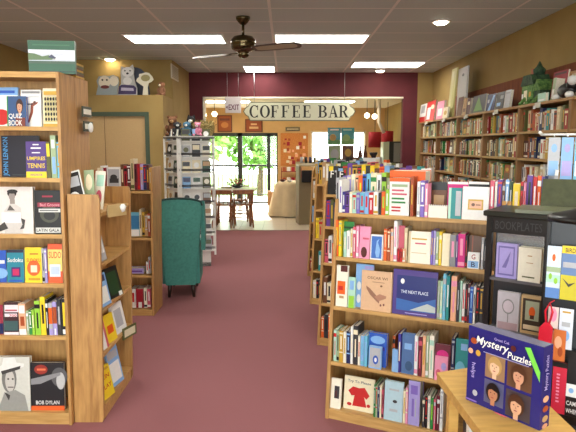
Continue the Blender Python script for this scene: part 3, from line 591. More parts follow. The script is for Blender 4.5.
# =================================================================== OAK BOOKCASE BEHIND (left, mid distance)
CY = 5.13; CX0, CX1 = -1.95, -1.245; CZ = [1.19, 0.755, 0.40, 0.07]
r = empty('side_bookcase', Matrix.Translation((CX0, CY, 0))); r.matrix_basis[0][2] = 0.035; tag(r, 'waist-high oak bookcase between the door and the green armchair', 'bookcase'); W = CX1-CX0
a = MB(); a.box(W-0.02, W, 0, 0.36, 0, 1.41, OAK); a.build('side_panel', r); a = MB(); a.box(0, 0.02, 0, 0.36, 0, 1.41, OAK); a.build('side_panel', r)
a = MB(); a.box(0.02, W-0.02, 0.34, 0.36, 0, 1.36, OAK); a.build('back_panel', r)
for z in CZ: a = MB(); a.box(0.02, W-0.02, 0, 0.34, z-0.022, z, OAK_X); a.build('shelf', r)
a = MB(); a.box(0.02, W-0.02, 0.01, 0.03, 0, CZ[-1]-0.022, OAK_X); a.build('kick_board', r)
FC = Frame((CX0, CY), 0)
def runc(z, py, where, items): row(FC, z, cst(py), items, where, 'books on the waist-high left bookcase', ins=0.03, depth=0.15)
runc(CZ[0], 190, 'on bookcase top beside the armchair', [('s',95,98,170,'rust'),('s',98.3,101,168,'cream'),('s',101.3,104,166,'white'),('s',104.2,106.6,168,'crimson'),
 ('f',107,121,167,'white',dict(ops=[('r',.1,.12,.9,.9,'silver'),('r',.2,.3,.85,.5,'charcoal'),('e',.5,.55,.25,.12,'charcoal')], label='white framed picture book on top of the waist-high left bookcase')),
 ('s',121.3,124.4,164.5,'brown'),('s',124.6,127.6,166,'crimson'),('s',127.8,131,165,'maroon'),('s',131.2,134.6,159,'beige',dict(c='olive')),('s',134.9,137.6,164,'burgundy'),('s',137.8,140.6,164,'crimson'),('s',140.9,143.6,164.5,'lavender'),('s',143.8,146.8,164.5,'navy'),('s',147,149.4,165,'maroon'),('s',149.6,152,168,'gold')])
runc(CZ[1], 237, 'on second shelf by armchair', [('f',127,139.5,212.5,'aqua',dict(ops=[('r',0,0,1,.28,'white'),('r',0,.32,1,.86,(60,130,180))], label='blue and white face-out book on the low bookcase by the armchair')),('s',140,142,209.5,'cream'),('s',142.5,145,212,'gold'),('s',145.3,148,215,'tan'),('s',148.2,150.8,213.5,'rust',dict(c='white'))])
runc(CZ[2], 275, 'on third shelf by the armchair', [('f',128,144,268.5,'lavender',dict(t=0.1,tilt=0,ops=[('r',.1,.3,.9,.6,'purple')],label='lavender book lying flat on the third shelf by the armchair')),('s',146.4,148.6,262,'white'),('s',148.8,151,257,'silver')])
runc(CZ[3], 309.5, 'on bottom shelf by the armchair', [('s',131.5,136,289,'white'),('s',136.6,143.6,289,'crimson',dict(ops=[('r',.3,0,.8,.3,'white')])),('s',144.4,147.4,288.5,'ivory'),('s',147.8,151,289,'rose',dict(c='white'))])

# =================================================================== GREEN WING ARMCHAIR (seen from behind)
TEAL = noisy('teal_upholstery', (56,120,110), (66,136,124), 40, 0.75, 0.15)
ch = empty('armchair', Matrix.Translation((-1.105, 5.75, 0)) @ Matrix.Rotation(R(5), 4, 'Z')); tag(ch, 'dark teal wingback armchair seen from behind beside the aisle', 'armchair')
a = MB(); n = 9; hw0, hw1 = 0.155, 0.235; zb, zt_ = 0.14, 1.0; out = []
out = [(-hw0, zb), (hw0, zb), (hw1, zt_-0.02)]+[(hw1*math.cos(t*math.pi/12), zt_+0.055*math.sin(t*math.pi/12)) for t in range(1, 12)]+[(-hw1, zt_-0.02)]
a.prism(out, 0, 0.09, TEAL); a.prism([(x*0.97, z*0.985+0.005) for x, z in out], -0.008, 0, TEAL); bk = a.build('backrest', ch)
a = MB(); pth = [(p[0], -0.004, p[1]) for p in out[2:]]; a.tube(pth, 0.011, flat((22,58,54), 0.7), 8); a.build('piping', bk)
for s in (-1, 1):
    a = MB(); a.prism([(0.06,0.5),(0.30,0.55),(0.34,0.66),(0.26,0.92),(0.16,1.0),(0.06,1.02)], s*0.235-0.02 if s > 0 else -0.235-0.02, s*0.235+0.02 if s > 0 else -0.235+0.02, TEAL, 'x'); a.build('wing', ch)
    a = MB(); a.prism([(0.06,0.14),(0.56,0.14),(0.6,0.5),(0.56,0.55),(0.06,0.56)], s*0.165-0.03, s*0.165+0.03, TEAL, 'x'); a.build('armrest', ch)
    for y in (0.05, 0.52): a = MB(); a.tube([(s*0.13, y, 0.0), (s*0.12, y, 0.15)], [0.016, 0.026], flat((44,26,18), 0.4), 8); a.build('leg', ch)
a = MB(); a.bbox(-0.134, 0.134, 0.08, 0.58, 0.14, 0.3, TEAL, 0.02); a.build('seat_base', ch); a = MB(); a.bbox(-0.134, 0.134, 0.09, 0.6, 0.302, 0.43, TEAL, 0.03); a.build('seat_cushion', ch)
# =================================================================== WHITE AUDIO RACK
RACKW = flat((236,236,230), 0.5); WIRE = flat((50,50,54), 0.4)
P = [Vector(p) for p in ((-1.63,7.52), (-1.375,7.22), (-0.925,7.30), (-0.99,7.70), (-1.30,7.86))]
rk = empty('display_rack', loc=(-1.3, 7.5, 0)); tag(rk, 'tall white multi-sided rack of small cases beside the aisle', 'display rack'); off = Vector((-1.3, 7.5))
Q = [(p.x-off.x, p.y-off.y) for p in P]; RZ = [0.22+k*0.205 for k in range(8)]; RTOP = at(200, 136, 7.25).z
inner = [(q[0]*0.8, q[1]*0.8) for q in Q]
a = MB(); a.prism(inner, 0.0, RTOP-0.02, RACKW, 'z'); a.build('core', rk)
a = MB(); a.prism(Q, RTOP-0.03, RTOP, RACKW, 'z'); a.build('top_panel', rk)
a = MB(); a.prism(inner, 0.0, 0.05, flat('charcoal'), 'z'); a.build('foot', rk)
for i, q in enumerate(Q): a = MB(); w_ = 0.028 if i == 1 else 0.012; a.box(q[0]*0.97-w_, q[0]*0.97+w_, q[1]*0.97-0.012, q[1]*0.97+0.012, 0.16, RTOP-0.03, RACKW); a.build('post', rk)
for z in RZ: a = MB(); a.prism([(x*0.985, y*0.985) for x, y in Q], z-0.012, z, RACKW, 'z'); a.build('shelf', rk)
for z in RZ:
    a = MB()
    for i in (0, 1): 
        p, q = Q[i], Q[i+1]
        for dz in (0.03, 0.045): a.tube([(p[0]*1.0, p[1]*1.0, z+dz), (q[0], q[1], z+dz)], 0.006, WIRE, 6)
    a.build('wire_lip', rk)
pal = ['black','navy','white','charcoal','ivory','sky','brown','white','silver','olive','tan','ivory','cream','darkgreen']
lev = ['bottom','second lowest','third lowest','fourth lowest','fourth highest','third highest','second highest','top']
for side, cnt in ((0, 2), (1, 3)):
    p, q = P[side], P[side+1]; d = (q-p).normalized(); nv = Vector((-d.y, d.x)); L = (q-p).length; deg = -math.degrees(math.atan2(d.y, d.x))
    f = Frame((p.x, p.y), deg)
    for li, z in enumerate(RZ):
        made = []
        for k in range(cnt):
            w_ = 0.105 if side else 0.11; s0 = 0.04+k*(L-0.07)/cnt; c1, c2, c3 = rnd.sample(pal, 3); c2 = c2 if c2 != c1 else 'charcoal'
            ops = [('r',.08,.55,.92,.92,c2)] if rnd.random() < .5 else [('e',.5,.6,.32,.22,c2),('r',.1,.08,.9,.2,c3)]
            ob = add_book(f.mat(s0, 0.022, z+0.001) @ Matrix.Rotation(-R(6), 4, 'X'), book_mesh(w_, rnd.uniform(0.145, 0.165), 0.016, c1, ops), None, 'audio cases in the white rack', 'audio case', 'audio_case', split=False)
            ROWS.append(('%s shelf, %s side of white rack' % (lev[li], 'left' if side == 0 else 'front'), [])) if k == 0 else None
            ROWS[-1][1].append((ob, words(c1), 'case'))
# plush toys on the rack
def plush(loc, s, c1, c2, label, name='plush_toy', lying=False, ears='bear', rot=0, cat='plush toy', group=None):
    t = empty(name, Matrix.Translation(loc) @ Matrix.Rotation(R(rot), 4, 'Z')); tag(t, label, cat, group)
    m1 = noisy('plush_'+str(c1), [k*0.85 for k in (RGB[c1] if isinstance(c1, str) else c1)], RGB[c1] if isinstance(c1, str) else c1, 80, 0.95, 0.4); m2 = flat(c2, 0.9)
    a = MB(); a.blob((0,0,0.36*s), (0.30*s,0.26*s,0.36*s), m1, wob=0.03)
    for x in (-1, 1): a.blob((x*0.27*s,-0.14*s,0.1*s), (0.12*s,0.22*s,0.1*s), m1); a.blob((x*0.3*s,-0.08*s,0.45*s), (0.09*s,0.12*s,0.17*s), m1)
    b_ = a.build('body', t)
    a = MB(); a.blob((0,-0.03*s,0.85*s), (0.25*s,0.23*s,0.23*s), m1); a.blob((0,-0.23*s,0.8*s), (0.11*s,0.1*s,0.085*s), m2)
    a.blob((0,-0.33*s,0.83*s), (0.03*s,)*3, BLACKM)
    for x in (-1, 1):
        a.blob((x*0.09*s,-0.235*s,0.91*s), (0.022*s,)*3, BLACKM)
        if ears == 'bear': a.blob((x*0.2*s,0,1.04*s), (0.085*s,0.05*s,0.085*s), m1)
        elif ears == 'cat': a.lathe([(0.08*s,0),(0.04*s,0.1*s),(0.002,0.17*s)], m1, 8, (x*0.15*s,0,0.99*s))
        else: a.blob((x*0.25*s,-0.02*s,0.86*s), (0.05*s,0.08*s,0.16*s), m1)
    a.build('head', t); return t
z = RTOP+0.001
plush((-1.50,7.50,z), 0.24, 'brown', 'tan', 'small brown teddy bear at the left end on the white rack')
plush((-1.41,7.36,z), 0.17, 'charcoal', 'white', 'dark grey plush with pale muzzle beside the brown teddy', ears='dog', rot=15)
plush((-1.28,7.33,z), 0.17, (70,120,150), 'white', 'blue plush animal on top of the white rack', ears='dog', rot=-10)
plush((-1.27,7.62,z), 0.25, 'black', 'white', 'black plush animal standing behind the blue one', ears='cat', rot=-5)
t_ = empty('straw_basket', loc=(-1.09, 7.53, z)); tag(t_, 'shaggy olive straw basket on the right of the white rack', 'basket'); a = MB(); st = noisy('dry_straw', (92,78,40), (170,150,90), 60, 0.9)
a.lathe([(0.10,0),(0.14,0.06),(0.145,0.14),(0.13,0.15),(0.12,0.1)], st, 20, smooth=False); a.build('bowl', t_); a = MB()
for k in range(260):
    an = rnd.uniform(0, 6.28); r0 = rnd.uniform(0.02, 0.14); p = Vector((r0*math.cos(an), r0*math.sin(an), 0.12)); q = p+Vector((rnd.uniform(-.06,.06), rnd.uniform(-.06,.06), rnd.uniform(0.02,.1)))
    e = Vector((rnd.uniform(-.004,.004), .003, 0.003)); a.add([p-e, p+e, q+e, q-e], [(0,1,2,3)], st)
o = a.build('straw', t_); o['kind'] = 'stuff'
plush((-1.14,7.32,z), 0.16, 'pink', 'white', 'tiny pink plush toy in front of the straw basket', ears='bear', rot=-8)

# =================================================================== CUTOUTS ON THE LEDGE
LY = 8.32
def px_poly(pts, Y, x0, z0): return [(at(a, b, Y).x-x0, at(a, b, Y).z-z0) for a, b in pts]
def cutout(name, Y, anchor, layers, label, group='animal cutouts on the ledge', cat='cutout sign', thick=0.02):
    o_ = at(*anchor, Y); t = empty(name, loc=(o_.x, Y, LZ+0.001)); tag(t, label, cat, group)
    for i, (nm, pts, col) in enumerate(layers):
        a = MB(); poly = [(x, max(0.0 if i == 0 else 0.003, z)) for x, z in px_poly(pts, Y, o_.x, LZ+0.001)]
        a.prism(poly, -0.0015*i-0.001 if i else 0, thick if i == 0 else -0.0015*(i-1), flat(col, 0.6)); a.build(nm, t)
    a = MB(); a.box(-0.04, 0.04, thick, thick+0.08, 0, 0.012, flat('brown')); a.build('foot', t)
def ell(cx, cy, rx, ry, n=14): return [(cx+rx*math.cos(2*math.pi*k/n), cy+ry*math.sin(2*math.pi*k/n)) for k in range(n)]
cutout('animal_cutout', 8.34, (107,95), [('board', [(96,95),(98,86),(96.5,81),(98.5,76.5),(104,75.5),(109,76),(113,74.8),(118,77),(119,83),(117.5,88),(117,95)], (150,160,160)), ('face', ell(104.5,82,6,6.2), (226,214,190)), ('face', ell(114,81,4.6,5.2), (232,222,200)),
   ('mouth', ell(105,87,4.4,1.8), (110,46,40)), ('eyes', ell(102.5,80,1,0.9), 'black'), ('eyes', ell(107,80,1,0.9), 'black')], 'cutout of two cream animal faces at the left of the ledge')
cutout('dog_cutout', 8.40, (127,95), [('board', [(117.5,95),(118.5,87),(121,84),(121,78),(120.5,72),(121,66),(124,67.5),(129,67.5),(132.5,64.5),(134,69),(133.5,74),(135,82),(137,88),(137,95)], (190,190,186)), ('face', ell(127.5,72,6,5), (228,226,222)), ('chest', ell(127.5,81,4.4,4), (226,224,220)),
   ('name_plate', [(118.3,94.2),(119,86.5),(122,84.6),(134,85.5),(136.5,88),(136,94.2)], (70,56,96)), ('nose', ell(127.5,73.5,1.3,1), 'black'), ('eyes', ell(125,70.8,.8,.7), 'black'), ('eyes', ell(130.2,70.8,.8,.7), 'black'), ('lettering', [(121,90.6),(121.5,87.6),(133.5,88.2),(134,91)], (190,180,200))], 'cutout of a white terrier above a purple name board')
cutout('blue_dome', 8.6, (138,95), [('board', [(131,95),(131,72),(133,67),(137,67.5),(141,69),(145,73),(148,80),(150,95)], (62,70,88))], 'dark blue rounded board standing behind the white dog cutout')
cutout('tree_cutout', 8.30, (146,95), [('board', [(142.5,95),(143.5,86.5),(139,83.5),(136,81),(137,78.5),(139,77),(139,74),(142,73.5),(146,72.2),(149,73),(152,76.5),(153.5,79.5),(151,82),(148.5,83),(147.5,87),(148,95)], (214,208,184)), ('crown', ell(145.5,78,4.6,3.4), (150,140,92))], 'cream tree-shaped cutout with an olive crown on the ledge')
t_ = plush((at(161,95,8.35).x,8.42,LZ+0.001), 0.19, (170,120,90), 'cream', 'tan and white plush dog at the right end of the ledge', ears='dog', rot=-30)

# =================================================================== ANGLED GONDOLAS ON THE RIGHT
EZ = [1.21, 0.955, 0.665, 0.34, 0.06]; LEAN = 0.10; GL = 0.93
def gondola(O, label):
    f = Frame(O, 26, LEAN); r = empty('display_bookcase', f.mat(0, 0, 0)); tag(r, label, 'bookcase', None)
    H = 1.315; D = 0.56
    prof = [(0,0),(0,0.04),(LEAN*(H-0.03),H-0.03),(LEAN*H+0.02,H),(D-LEAN*H-0.02,H),(D-LEAN*(H-0.03),H-0.03),(D,0.04),(D,0)]
    for x in (0, GL-0.02): a = MB(); a.prism(prof, x, x+0.02, OAK, 'x'); a.build('side_panel', r)
    a = MB(); a.box(0.02, GL-0.02, D/2-0.006, D/2+0.006, 0, 1.19, OAK); a.build('back_panel', r)
    for i, z in enumerate(EZ):
        if i == 0: a = MB(); a.box(0.02, GL-0.02, LEAN*z, D-LEAN*z, z-0.02, z, OAK_X); a.build('deck', r)
        else:
            a = MB(); a.box(0.02, GL-0.02, LEAN*z, D/2-0.006, z-0.02, z, OAK_X); a.build('shelf', r)
            a = MB(); a.box(0.02, GL-0.02, D/2+0.006, D-LEAN*z, z-0.02, z, OAK_X); a.build('shelf', r)
    a = MB(); a.box(0.02, GL-0.02, 0.01, 0.03, 0, 0.04, OAK_X); a.build('kick_board', r)
    return f
FE = gondola((0.23, 3.13), 'light oak sloping display bookcase facing the camera at the right')
FE2 = gondola((0.23+(GL+0.004)*FE.u[0], 3.13+(GL+0.004)*FE.u[1]), 'oak display bookcase half hidden behind the black bookplate stand')
FF = gondola((0.25, 4.35), 'second oak display bookcase along the aisle, behind the front one')
FG = gondola((0.24, 5.53), 'third oak display bookcase along the aisle')
FH = gondola((0.26, 6.75), 'farthest oak display bookcase along the aisle')
def ln(x0, y0, x1, y1): return lambda x: y0+(x-x0)*(y1-y0)/(x1-x0)
WH = 'of front right display case'; GE = 'books on the front right display case'; MX = GL-0.024
b1, b2, b3, b4, b5 = ln(335,212,485,222), ln(333,257,487,270), ln(331,306,470,326), ln(329,360,437,384), ln(326,408,442,440)
# deck: tall back row, then the front row
row(FE, EZ[0], lambda x: 203+(x-335)*.06, [
 ('s',343,346.5,176,'violet'),('s',346.8,350.6,175.5,'lavender'),('s',351,355,174.5,'cream'),('s',355.4,358,176,'peach'),('s',358.3,362,176,'orange',dict(c='yellow')),('s',362.3,366,174.5,'blue'),('s',366.3,370,174,'aqua'),('s',370.4,376,173.5,'cream',dict(c='green')),('s',376.4,381,175,'white',dict(c='charcoal')),('s',381.4,386,173,'lime'),('s',386.3,389.4,178,'sage'),
 ('s',428,431,182,'brown'),('f',431,446,182,'brown',dict(ops=[('r',0,.75,1,1,'black'),('r',.15,.3,.85,.6,'tan')],label='brown book with a black top behind the cream notepad')),
 ('f',446.5,467,182,'magenta',dict(ops=[('r',0,.93,1,1,'white')],label='bright magenta book behind the teal one on the display deck')),
 ('f',467.5,488,182,'black',dict(ops=[('r',0,.93,1,1,'white')],label='black book with a white top edge behind the white card box'))],
 'in back row on right display deck', GE, ins=0.16, depth=0.12)
row(FE, EZ[0], b1, [
 ('s',336,338.8,178,'silver'),('s',339,342,180,'white',dict(c='violet')),('s',342.3,345,192,'indigo'),('s',345.3,349,193,'purple'),('s',349.3,352,192,'cream'),('s',352.3,356,193,'mint'),('s',356.3,359.5,193,'violet'),('s',359.8,364,193,'aqua'),('s',364.3,368.5,192,'sky'),('s',368.8,373,193,'red',dict(c='white')),('s',373.3,378,192,'white'),('s',378.3,381,193,'charcoal'),('s',381.3,385,192,'orange',dict(c='lime')),('s',385.3,388.4,190,'lime'),
 ('f',389,409,178,(236,100,44),dict(t=0.075,tilt=0,v=0.015,ops=[('r',0,0,1,1,'white'),('r',0,.9,1,1,'orange'),('r',.12,.76,.9,.83,'sage')]+lines(.12,.52,.9,.72,2,'rose')+lines(.12,.3,.86,.5,2,'green',seed=3)+lines(.12,.08,.6,.26,2,'red',seed=4),n='leaflet box',cat='box',name='leaflet_box',spine='rust',label='orange and white leaflet box on the display deck')),
 ('s',410,413,177,'rust',dict(v=0.0,d=.09)),
 ('f',389,424.5,171,'orange',dict(t=.15,tilt=0,v=.105,ops=[],n='open box',cat='box',name='open_box',label='large orange box with a white top behind the leaflet box')),
 ('s',416.5,419.5,182,'white',dict(c='silver',d=.085)),('s',419.8,424,181,'violet',dict(c='white',d=.085)),('s',424.3,427.4,184,'pink',dict(c='white',d=.085)),
 ('f',428,447,205,'ivory',dict(tilt=6,t=.01,ops=[('r',.05,.9,.95,.93,'silver')]+[('e',.1+.1*k,1.0,.03,.06,'brown') for k in range(9)],n='notepad',cat='notepad',name='notepad',label='cream spiral notepad standing at the front of the display deck')),
 ('f',447.6,461,188,'teal',dict(tilt=3,ops=[('r',.0,0,.2,1,'mint'),('r',.55,.1,.95,.9,'silver')],label='teal and grey book on the display deck beside the white card box')),
 ('f',461.5,488,187,'white',dict(t=.03,tilt=3,ops=[('r',.22,.3,.8,.62,'gold'),('r',.28,.35,.74,.57,'peach'),('e',.42,.46,.07,.05,'brown'),('r',.52,.44,.7,.47,'brown')],n='card box',cat='card box',name='card_box',label='white card box with a small gold label on the display deck'))],
 'in front row on right display deck', GE, ins=0.012, depth=0.12)
row(FE2, EZ[0], lambda x: 213+(x-485)*.1, [('s',489,493.6,181,'rose'),('s',494,496.3,182,'white'),('s',496.6,501,180,'purple'),('s',501.3,504,182,'brown'),('s',504.3,508,180,'sky',dict(c='white')),('s',508.3,511.4,182,'darkgreen'),('s',511.8,519,184,'yellow',dict(c='cream')),('s',519.3,522,182,'red'),('s',522.3,525,183,'pink'),('s',525.3,531,175.5,'purple'),('s',531.3,535.4,177,'red'),('s',535.7,539.6,176,'orange',dict(c='white')),('s',539.9,542.5,177,'violet'),('s',542.7,546,176,'navy'),('s',546.4,550,170,'white',dict(roll=6))],
 'on deck behind the black bookplate stand', 'books behind the black bookplate stand', ins=0.03, depth=0.13)
# second shelf
row(FE, EZ[1], b2, [('s',335.5,338.2,220,'orange',dict(c='yellow')),('s',338.5,341.4,221,'yellow',dict(c='sage')),('f',342,353,222,'green',dict(v=.03,ops=[('r',0,.8,1,.86,'darkgreen')],label='green book behind the thin white ones, second shelf of front display')),
 ('s',343.5,346.3,232,'mint'),('s',346.6,350,231,'white'),('s',350.3,352.4,229,'cream'),('s',352.7,355.6,227,'rose'),('s',355.9,358.6,226.5,'pink'),
 ('f',359,369.4,227,'pink',dict(ops=[('e',.45,.2,.3,.17,'maroon'),('r',.3,.6,.9,.66,'rose')],label='pink book with a dark round figure at its foot')),
 ('f',370,382.4,235,'white',dict(v=-.006,ops=[('r',.08,.06,.92,.94,(60,110,190)),('p',[(.7,.1),(.8,.4),(.6,.7),(.72,.85),(.5,.75),(.4,.3),(.5,.1)],'sky')],label='white framed card with a blue figure on the second shelf')),
 ('s',383.4,386.6,229,'orange',dict(c='peach')),('s',386.9,390,230,'rust'),('s',390.3,393,229,'peach'),('s',393.3,396.6,221,'white',dict(c='pink')),
 ('f',397,403.6,226,'rose',dict(v=.03,label='rose pink book behind the small red ones on the second shelf')),('s',396.9,399.4,249,'crimson'),('s',399.7,402.2,249,'red'),('s',402.5,405,249,'peach'),
 ('s',403.8,407,228,'beige',dict(v=.02)),('f',407.6,430,232,'ivory',dict(t=.02,ops=lines(.15,.72,.85,.82,1,'gold')+lines(.3,.58,.8,.68,1,'rose')+lines(.15,.3,.85,.36,1,'beige')+[('r',.0,0,.1,1,'beige')],label='large cream book face-out in the middle of the second shelf')),
 ('s',430.3,432.6,231,'violet'),('s',432.9,435,231,'lavender'),('s',435.3,438,232,'sage'),('s',438.3,441,232,'yellow',dict(c='cream')),
 ('f',441.3,449,234,'cream',dict(ops=[],label='plain cream book right of the thin yellow book')),('s',449.3,455,235,'grey',dict(c='pink')),('s',455.4,457,235,'purple'),('s',457.3,464.4,234,'magenta',dict(c='pink')),('s',464.7,466.6,236,'black'),
 ('f',467,479,253,'white',dict(v=-.004,t=.03,ops=[('r',.05,.05,.95,.48,'sky'),('t','B',.5,.26,.34,.32,'navy'),('t','G',.5,.74,.34,.32,'crimson')],n='letter block',cat='box',name='letter_box',label='white and blue box marked G and B on the second shelf')),
 ('f',466.8,480,236,'brown',dict(v=.05,ops=[('r',.3,0,.4,1,'rust')],label='brown book behind the G and B box')),
 ('s',480.4,483,238,'silver'),('s',483.3,486,240,'charcoal',dict(c='silver'))], 'on second shelf '+WH, GE, ins=0.015, depth=0.11)
# third shelf
row(FE, EZ[2], b3, [('f',335.5,347,266,'ivory',dict(ops=[('r',.1,.3,.8,.62,'orange'),('r',.2,.4,.6,.5,'red'),('r',.35,.85,.95,1,'maroon'),('r',.3,.2,.7,.26,'tan')],label='cream card with an orange block at the left of third shelf')),
 ('f',347.6,354.5,278,'mint',dict(v=-.003,ops=[('r',.1,0,.9,.4,'lime'),('r',.2,.6,.8,.9,'sky')],label='thin green and blue booklet on the third shelf of front display')),
 ('f',354.8,372,265,'sky',dict(v=.03,ops=[('e',.2,.5,.12,.1,'white'),('e',.2,.2,.12,.1,'white'),('r',.5,.9,1,.97,'lavender')],label='pale blue patterned book behind the tan book of hands')),
 ('f',360.5,391,272,(216,176,138),dict(v=-.002,t=.02,ops=[('t','OSCAR WI',.52,.83,.66,.07,(120,80,50)),('r',.36,.72,.76,.735,(150,110,80)),('p',[(.16,.62),(.3,.55),(.5,.4),(.62,.28),(.6,.2),(.5,.26),(.3,.4),(.18,.54)],(150,106,84)),('p',[(.44,.36),(.62,.44),(.84,.4),(.82,.34),(.6,.26)],(176,126,100)),('e',.66,.64,.04,.025,(120,80,50)),('e',.66,.16,.03,.03,(120,70,60)),('e',.76,.18,.03,.03,(120,70,60))],label='tan book with a drawing of hands on the third shelf')),
 ('f',391.8,436,271.5,(74,54,128),dict(t=.022,v=0,ops=[('r',.09,.1,.98,.88,(24,40,110)),('p',[(.09,.1),(.98,.1),(.98,.42),(.6,.3),(.09,.36)],(50,100,170)),('p',[(.4,.12),(.98,.12),(.98,.24),(.8,.3)],(186,196,190)),('e',.22,.75,.045,.06,'white'),('t','THE NEXT PLACE',.5,.52,.62,.07,(210,220,240)),('r',.3,.04,.8,.06,'lavender')],label='purple bordered blue book reading THE NEXT PLACE')),
 ('s',436.6,439,281,'sage'),('s',439.3,441.6,281,'mint'),('s',441.9,445,274,'aqua'),('s',445.3,448.4,276,'teal',dict(c='white')),('s',450,455.6,276.5,'peach',dict(c='pink')),('s',456,458.6,282,'charcoal'),('s',458.9,461,281,'mint'),('s',461.3,464,284,'white'),('s',464.3,466.6,284,'black'),('s',466.9,468.4,284,'burgundy'),('s',468.7,472,287,'blue',dict(c='sky')),('s',472.3,474.6,287,'white'),('s',475,478.2,286,'black'),('s',478.5,482,287,'charcoal',dict(c='gold')),('s',482.3,484.8,286,'silver')],
 'on third shelf '+WH, GE, ins=0.015, depth=0.12)
# fourth shelf
row(FE, EZ[3], b4, [('s',333.5,336.4,330,'mint'),('s',336.7,338.8,331,'sage'),('s',339,342.8,331,'gold',dict(c='cream')),('s',343.1,346,332,'ivory'),('s',346.3,350,332,'navy',dict(c='sky')),('s',350.3,352.6,327,'white'),('s',352.9,357.4,326,'charcoal',dict(c='cream')),('s',357.7,360,336,'ivory'),('s',360.3,363.6,336,'sky',dict(c='aqua')),('s',363.9,367,336,'aqua',dict(c='sky')),
 ('f',367.6,386,334,'blue',dict(v=.03,t=.03,ops=[('e',.5,.8,.4,.12,'sky'),('r',.1,.5,.9,.6,'indigo')],n='gift pack',cat='gift pack',name='gift_pack',label='rounded blue gift pack behind the small sky blue card')),
 ('f',368.3,381,347,'sky',dict(v=-.006,ops=[('r',.08,.06,.92,.94,'silver'),('e',.55,.4,.22,.2,'blue'),('e',.55,.4,.1,.1,'white')],n='card',cat='card',name='greeting_card',label='small sky blue card with a blue ring on the fourth shelf')),
 ('f',391.5,398,350,'sky',dict(v=-.004,label='small plain light blue card at the middle of fourth shelf')),('s',392,394.6,336,'rust',dict(v=.03)),('s',397.4,400.4,334,'indigo'),
 ('f',400.8,413.4,334,(76,110,160),dict(ops=[('r',.2,.6,.8,.75,'sky'),('e',.6,.2,.3,.12,(50,84,120))],label='muted blue cover book face-out on the fourth shelf')),
 ('s',413.7,417.2,336,'white',dict(c='pink')),('s',417.5,421.3,337,'burgundy',dict(c='rose')),('s',421.6,424.8,336,'peach'),('s',425.1,428,336,'sage'),('s',428.3,433,336,'ivory',dict(c='mint')),
 ('f',433.6,449,345,'burgundy',dict(t=.02,ops=[('e',.5,.7,.4,.14,'magenta')],label='burgundy boxed set behind the lilac pink card')),
 ('f',433.8,447,357,'pink',dict(v=-.012,t=.01,ops=[('e',.3,.3,.2,.16,'rose'),('e',.7,.6,.2,.16,'lavender')],n='card',cat='card',name='greeting_card',label='lilac pink card in front of the burgundy set')),
 ('s',450,453.4,338.5,'navy'),('f',453.8,467,340,'teal',dict(ops=[('e',.4,.3,.4,.2,'aqua'),('r',.4,.75,.9,.9,'sky')],label='teal book at the right end of the fourth shelf'))],
 'on fourth shelf '+WH, GE, ins=0.015, depth=0.12)
# bottom shelf
row(FE, EZ[4], b5, [('f',330,340,380,'ivory',dict(tilt=8,ops=[('r',.35,.34,.85,.76,'charcoal'),('r',.45,.4,.6,.6,'maroon')],n='card',cat='card',name='greeting_card',label='white card with a dark picture at bottom left of front display')),
 ('f',343,373,379,'cream',dict(v=.03,t=.012,tilt=8,ops=[('p',[(.14,.56),(.3,.7),(.5,.68),(.68,.72),(.86,.5),(.76,.38),(.68,.44),(.78,.14),(.3,.12),(.36,.44),(.26,.42)],'red'),('e',.2,.16,.08,.05,'red'),('e',.84,.2,.06,.05,'red'),('t','Try To Please',.5,.85,.78,.1,(80,90,100))],label='cream picture book with a red coat on the bottom shelf')),
 ('s',373.3,375,385,'green'),('s',375.2,377,386,'sage'),('s',377.2,379,387,'navy'),('s',379.2,381,386,'cream'),('s',381.2,382.8,390,'rose'),
 ('f',383.4,402,382.5,(178,206,216),dict(t=.02,ops=lines(.25,.74,.8,.84,1,'silver')+lines(.3,.2,.75,.34,1,'silver')+[('e',.58,.5,.12,.04,'charcoal')],label='pale blue book with a tiny black hat on the bottom shelf')),
 ('s',402.4,404.8,391,'cream',dict(c='gold')),('s',405,407.2,388,'pink'),('f',407.6,419,381,'lavender',dict(t=.1,tilt=0,spine='purple',ops=[('r',.2,.7,.8,.9,'violet'),('r',.3,.2,.5,.6,'violet'),('r',.6,.2,.7,.6,'silver')],n='boxed set',cat='book set',name='boxed_set',label='thick lavender boxed set on the bottom shelf')),
 ('s',421.5,424,397,'charcoal',dict(c='cream')),('s',424.3,426.6,396,'black'),('s',426.9,429.4,396,'ivory'),('s',429.7,432.4,398,'green',dict(c='lime')),('s',432.7,435,399,'rose'),('s',435.8,438.6,396,'burgundy',dict(c='white')),('s',438.9,442,389,'white',dict(c='silver'))],
 'on bottom shelf '+WH, GE, ins=0.02, depth=0.13)
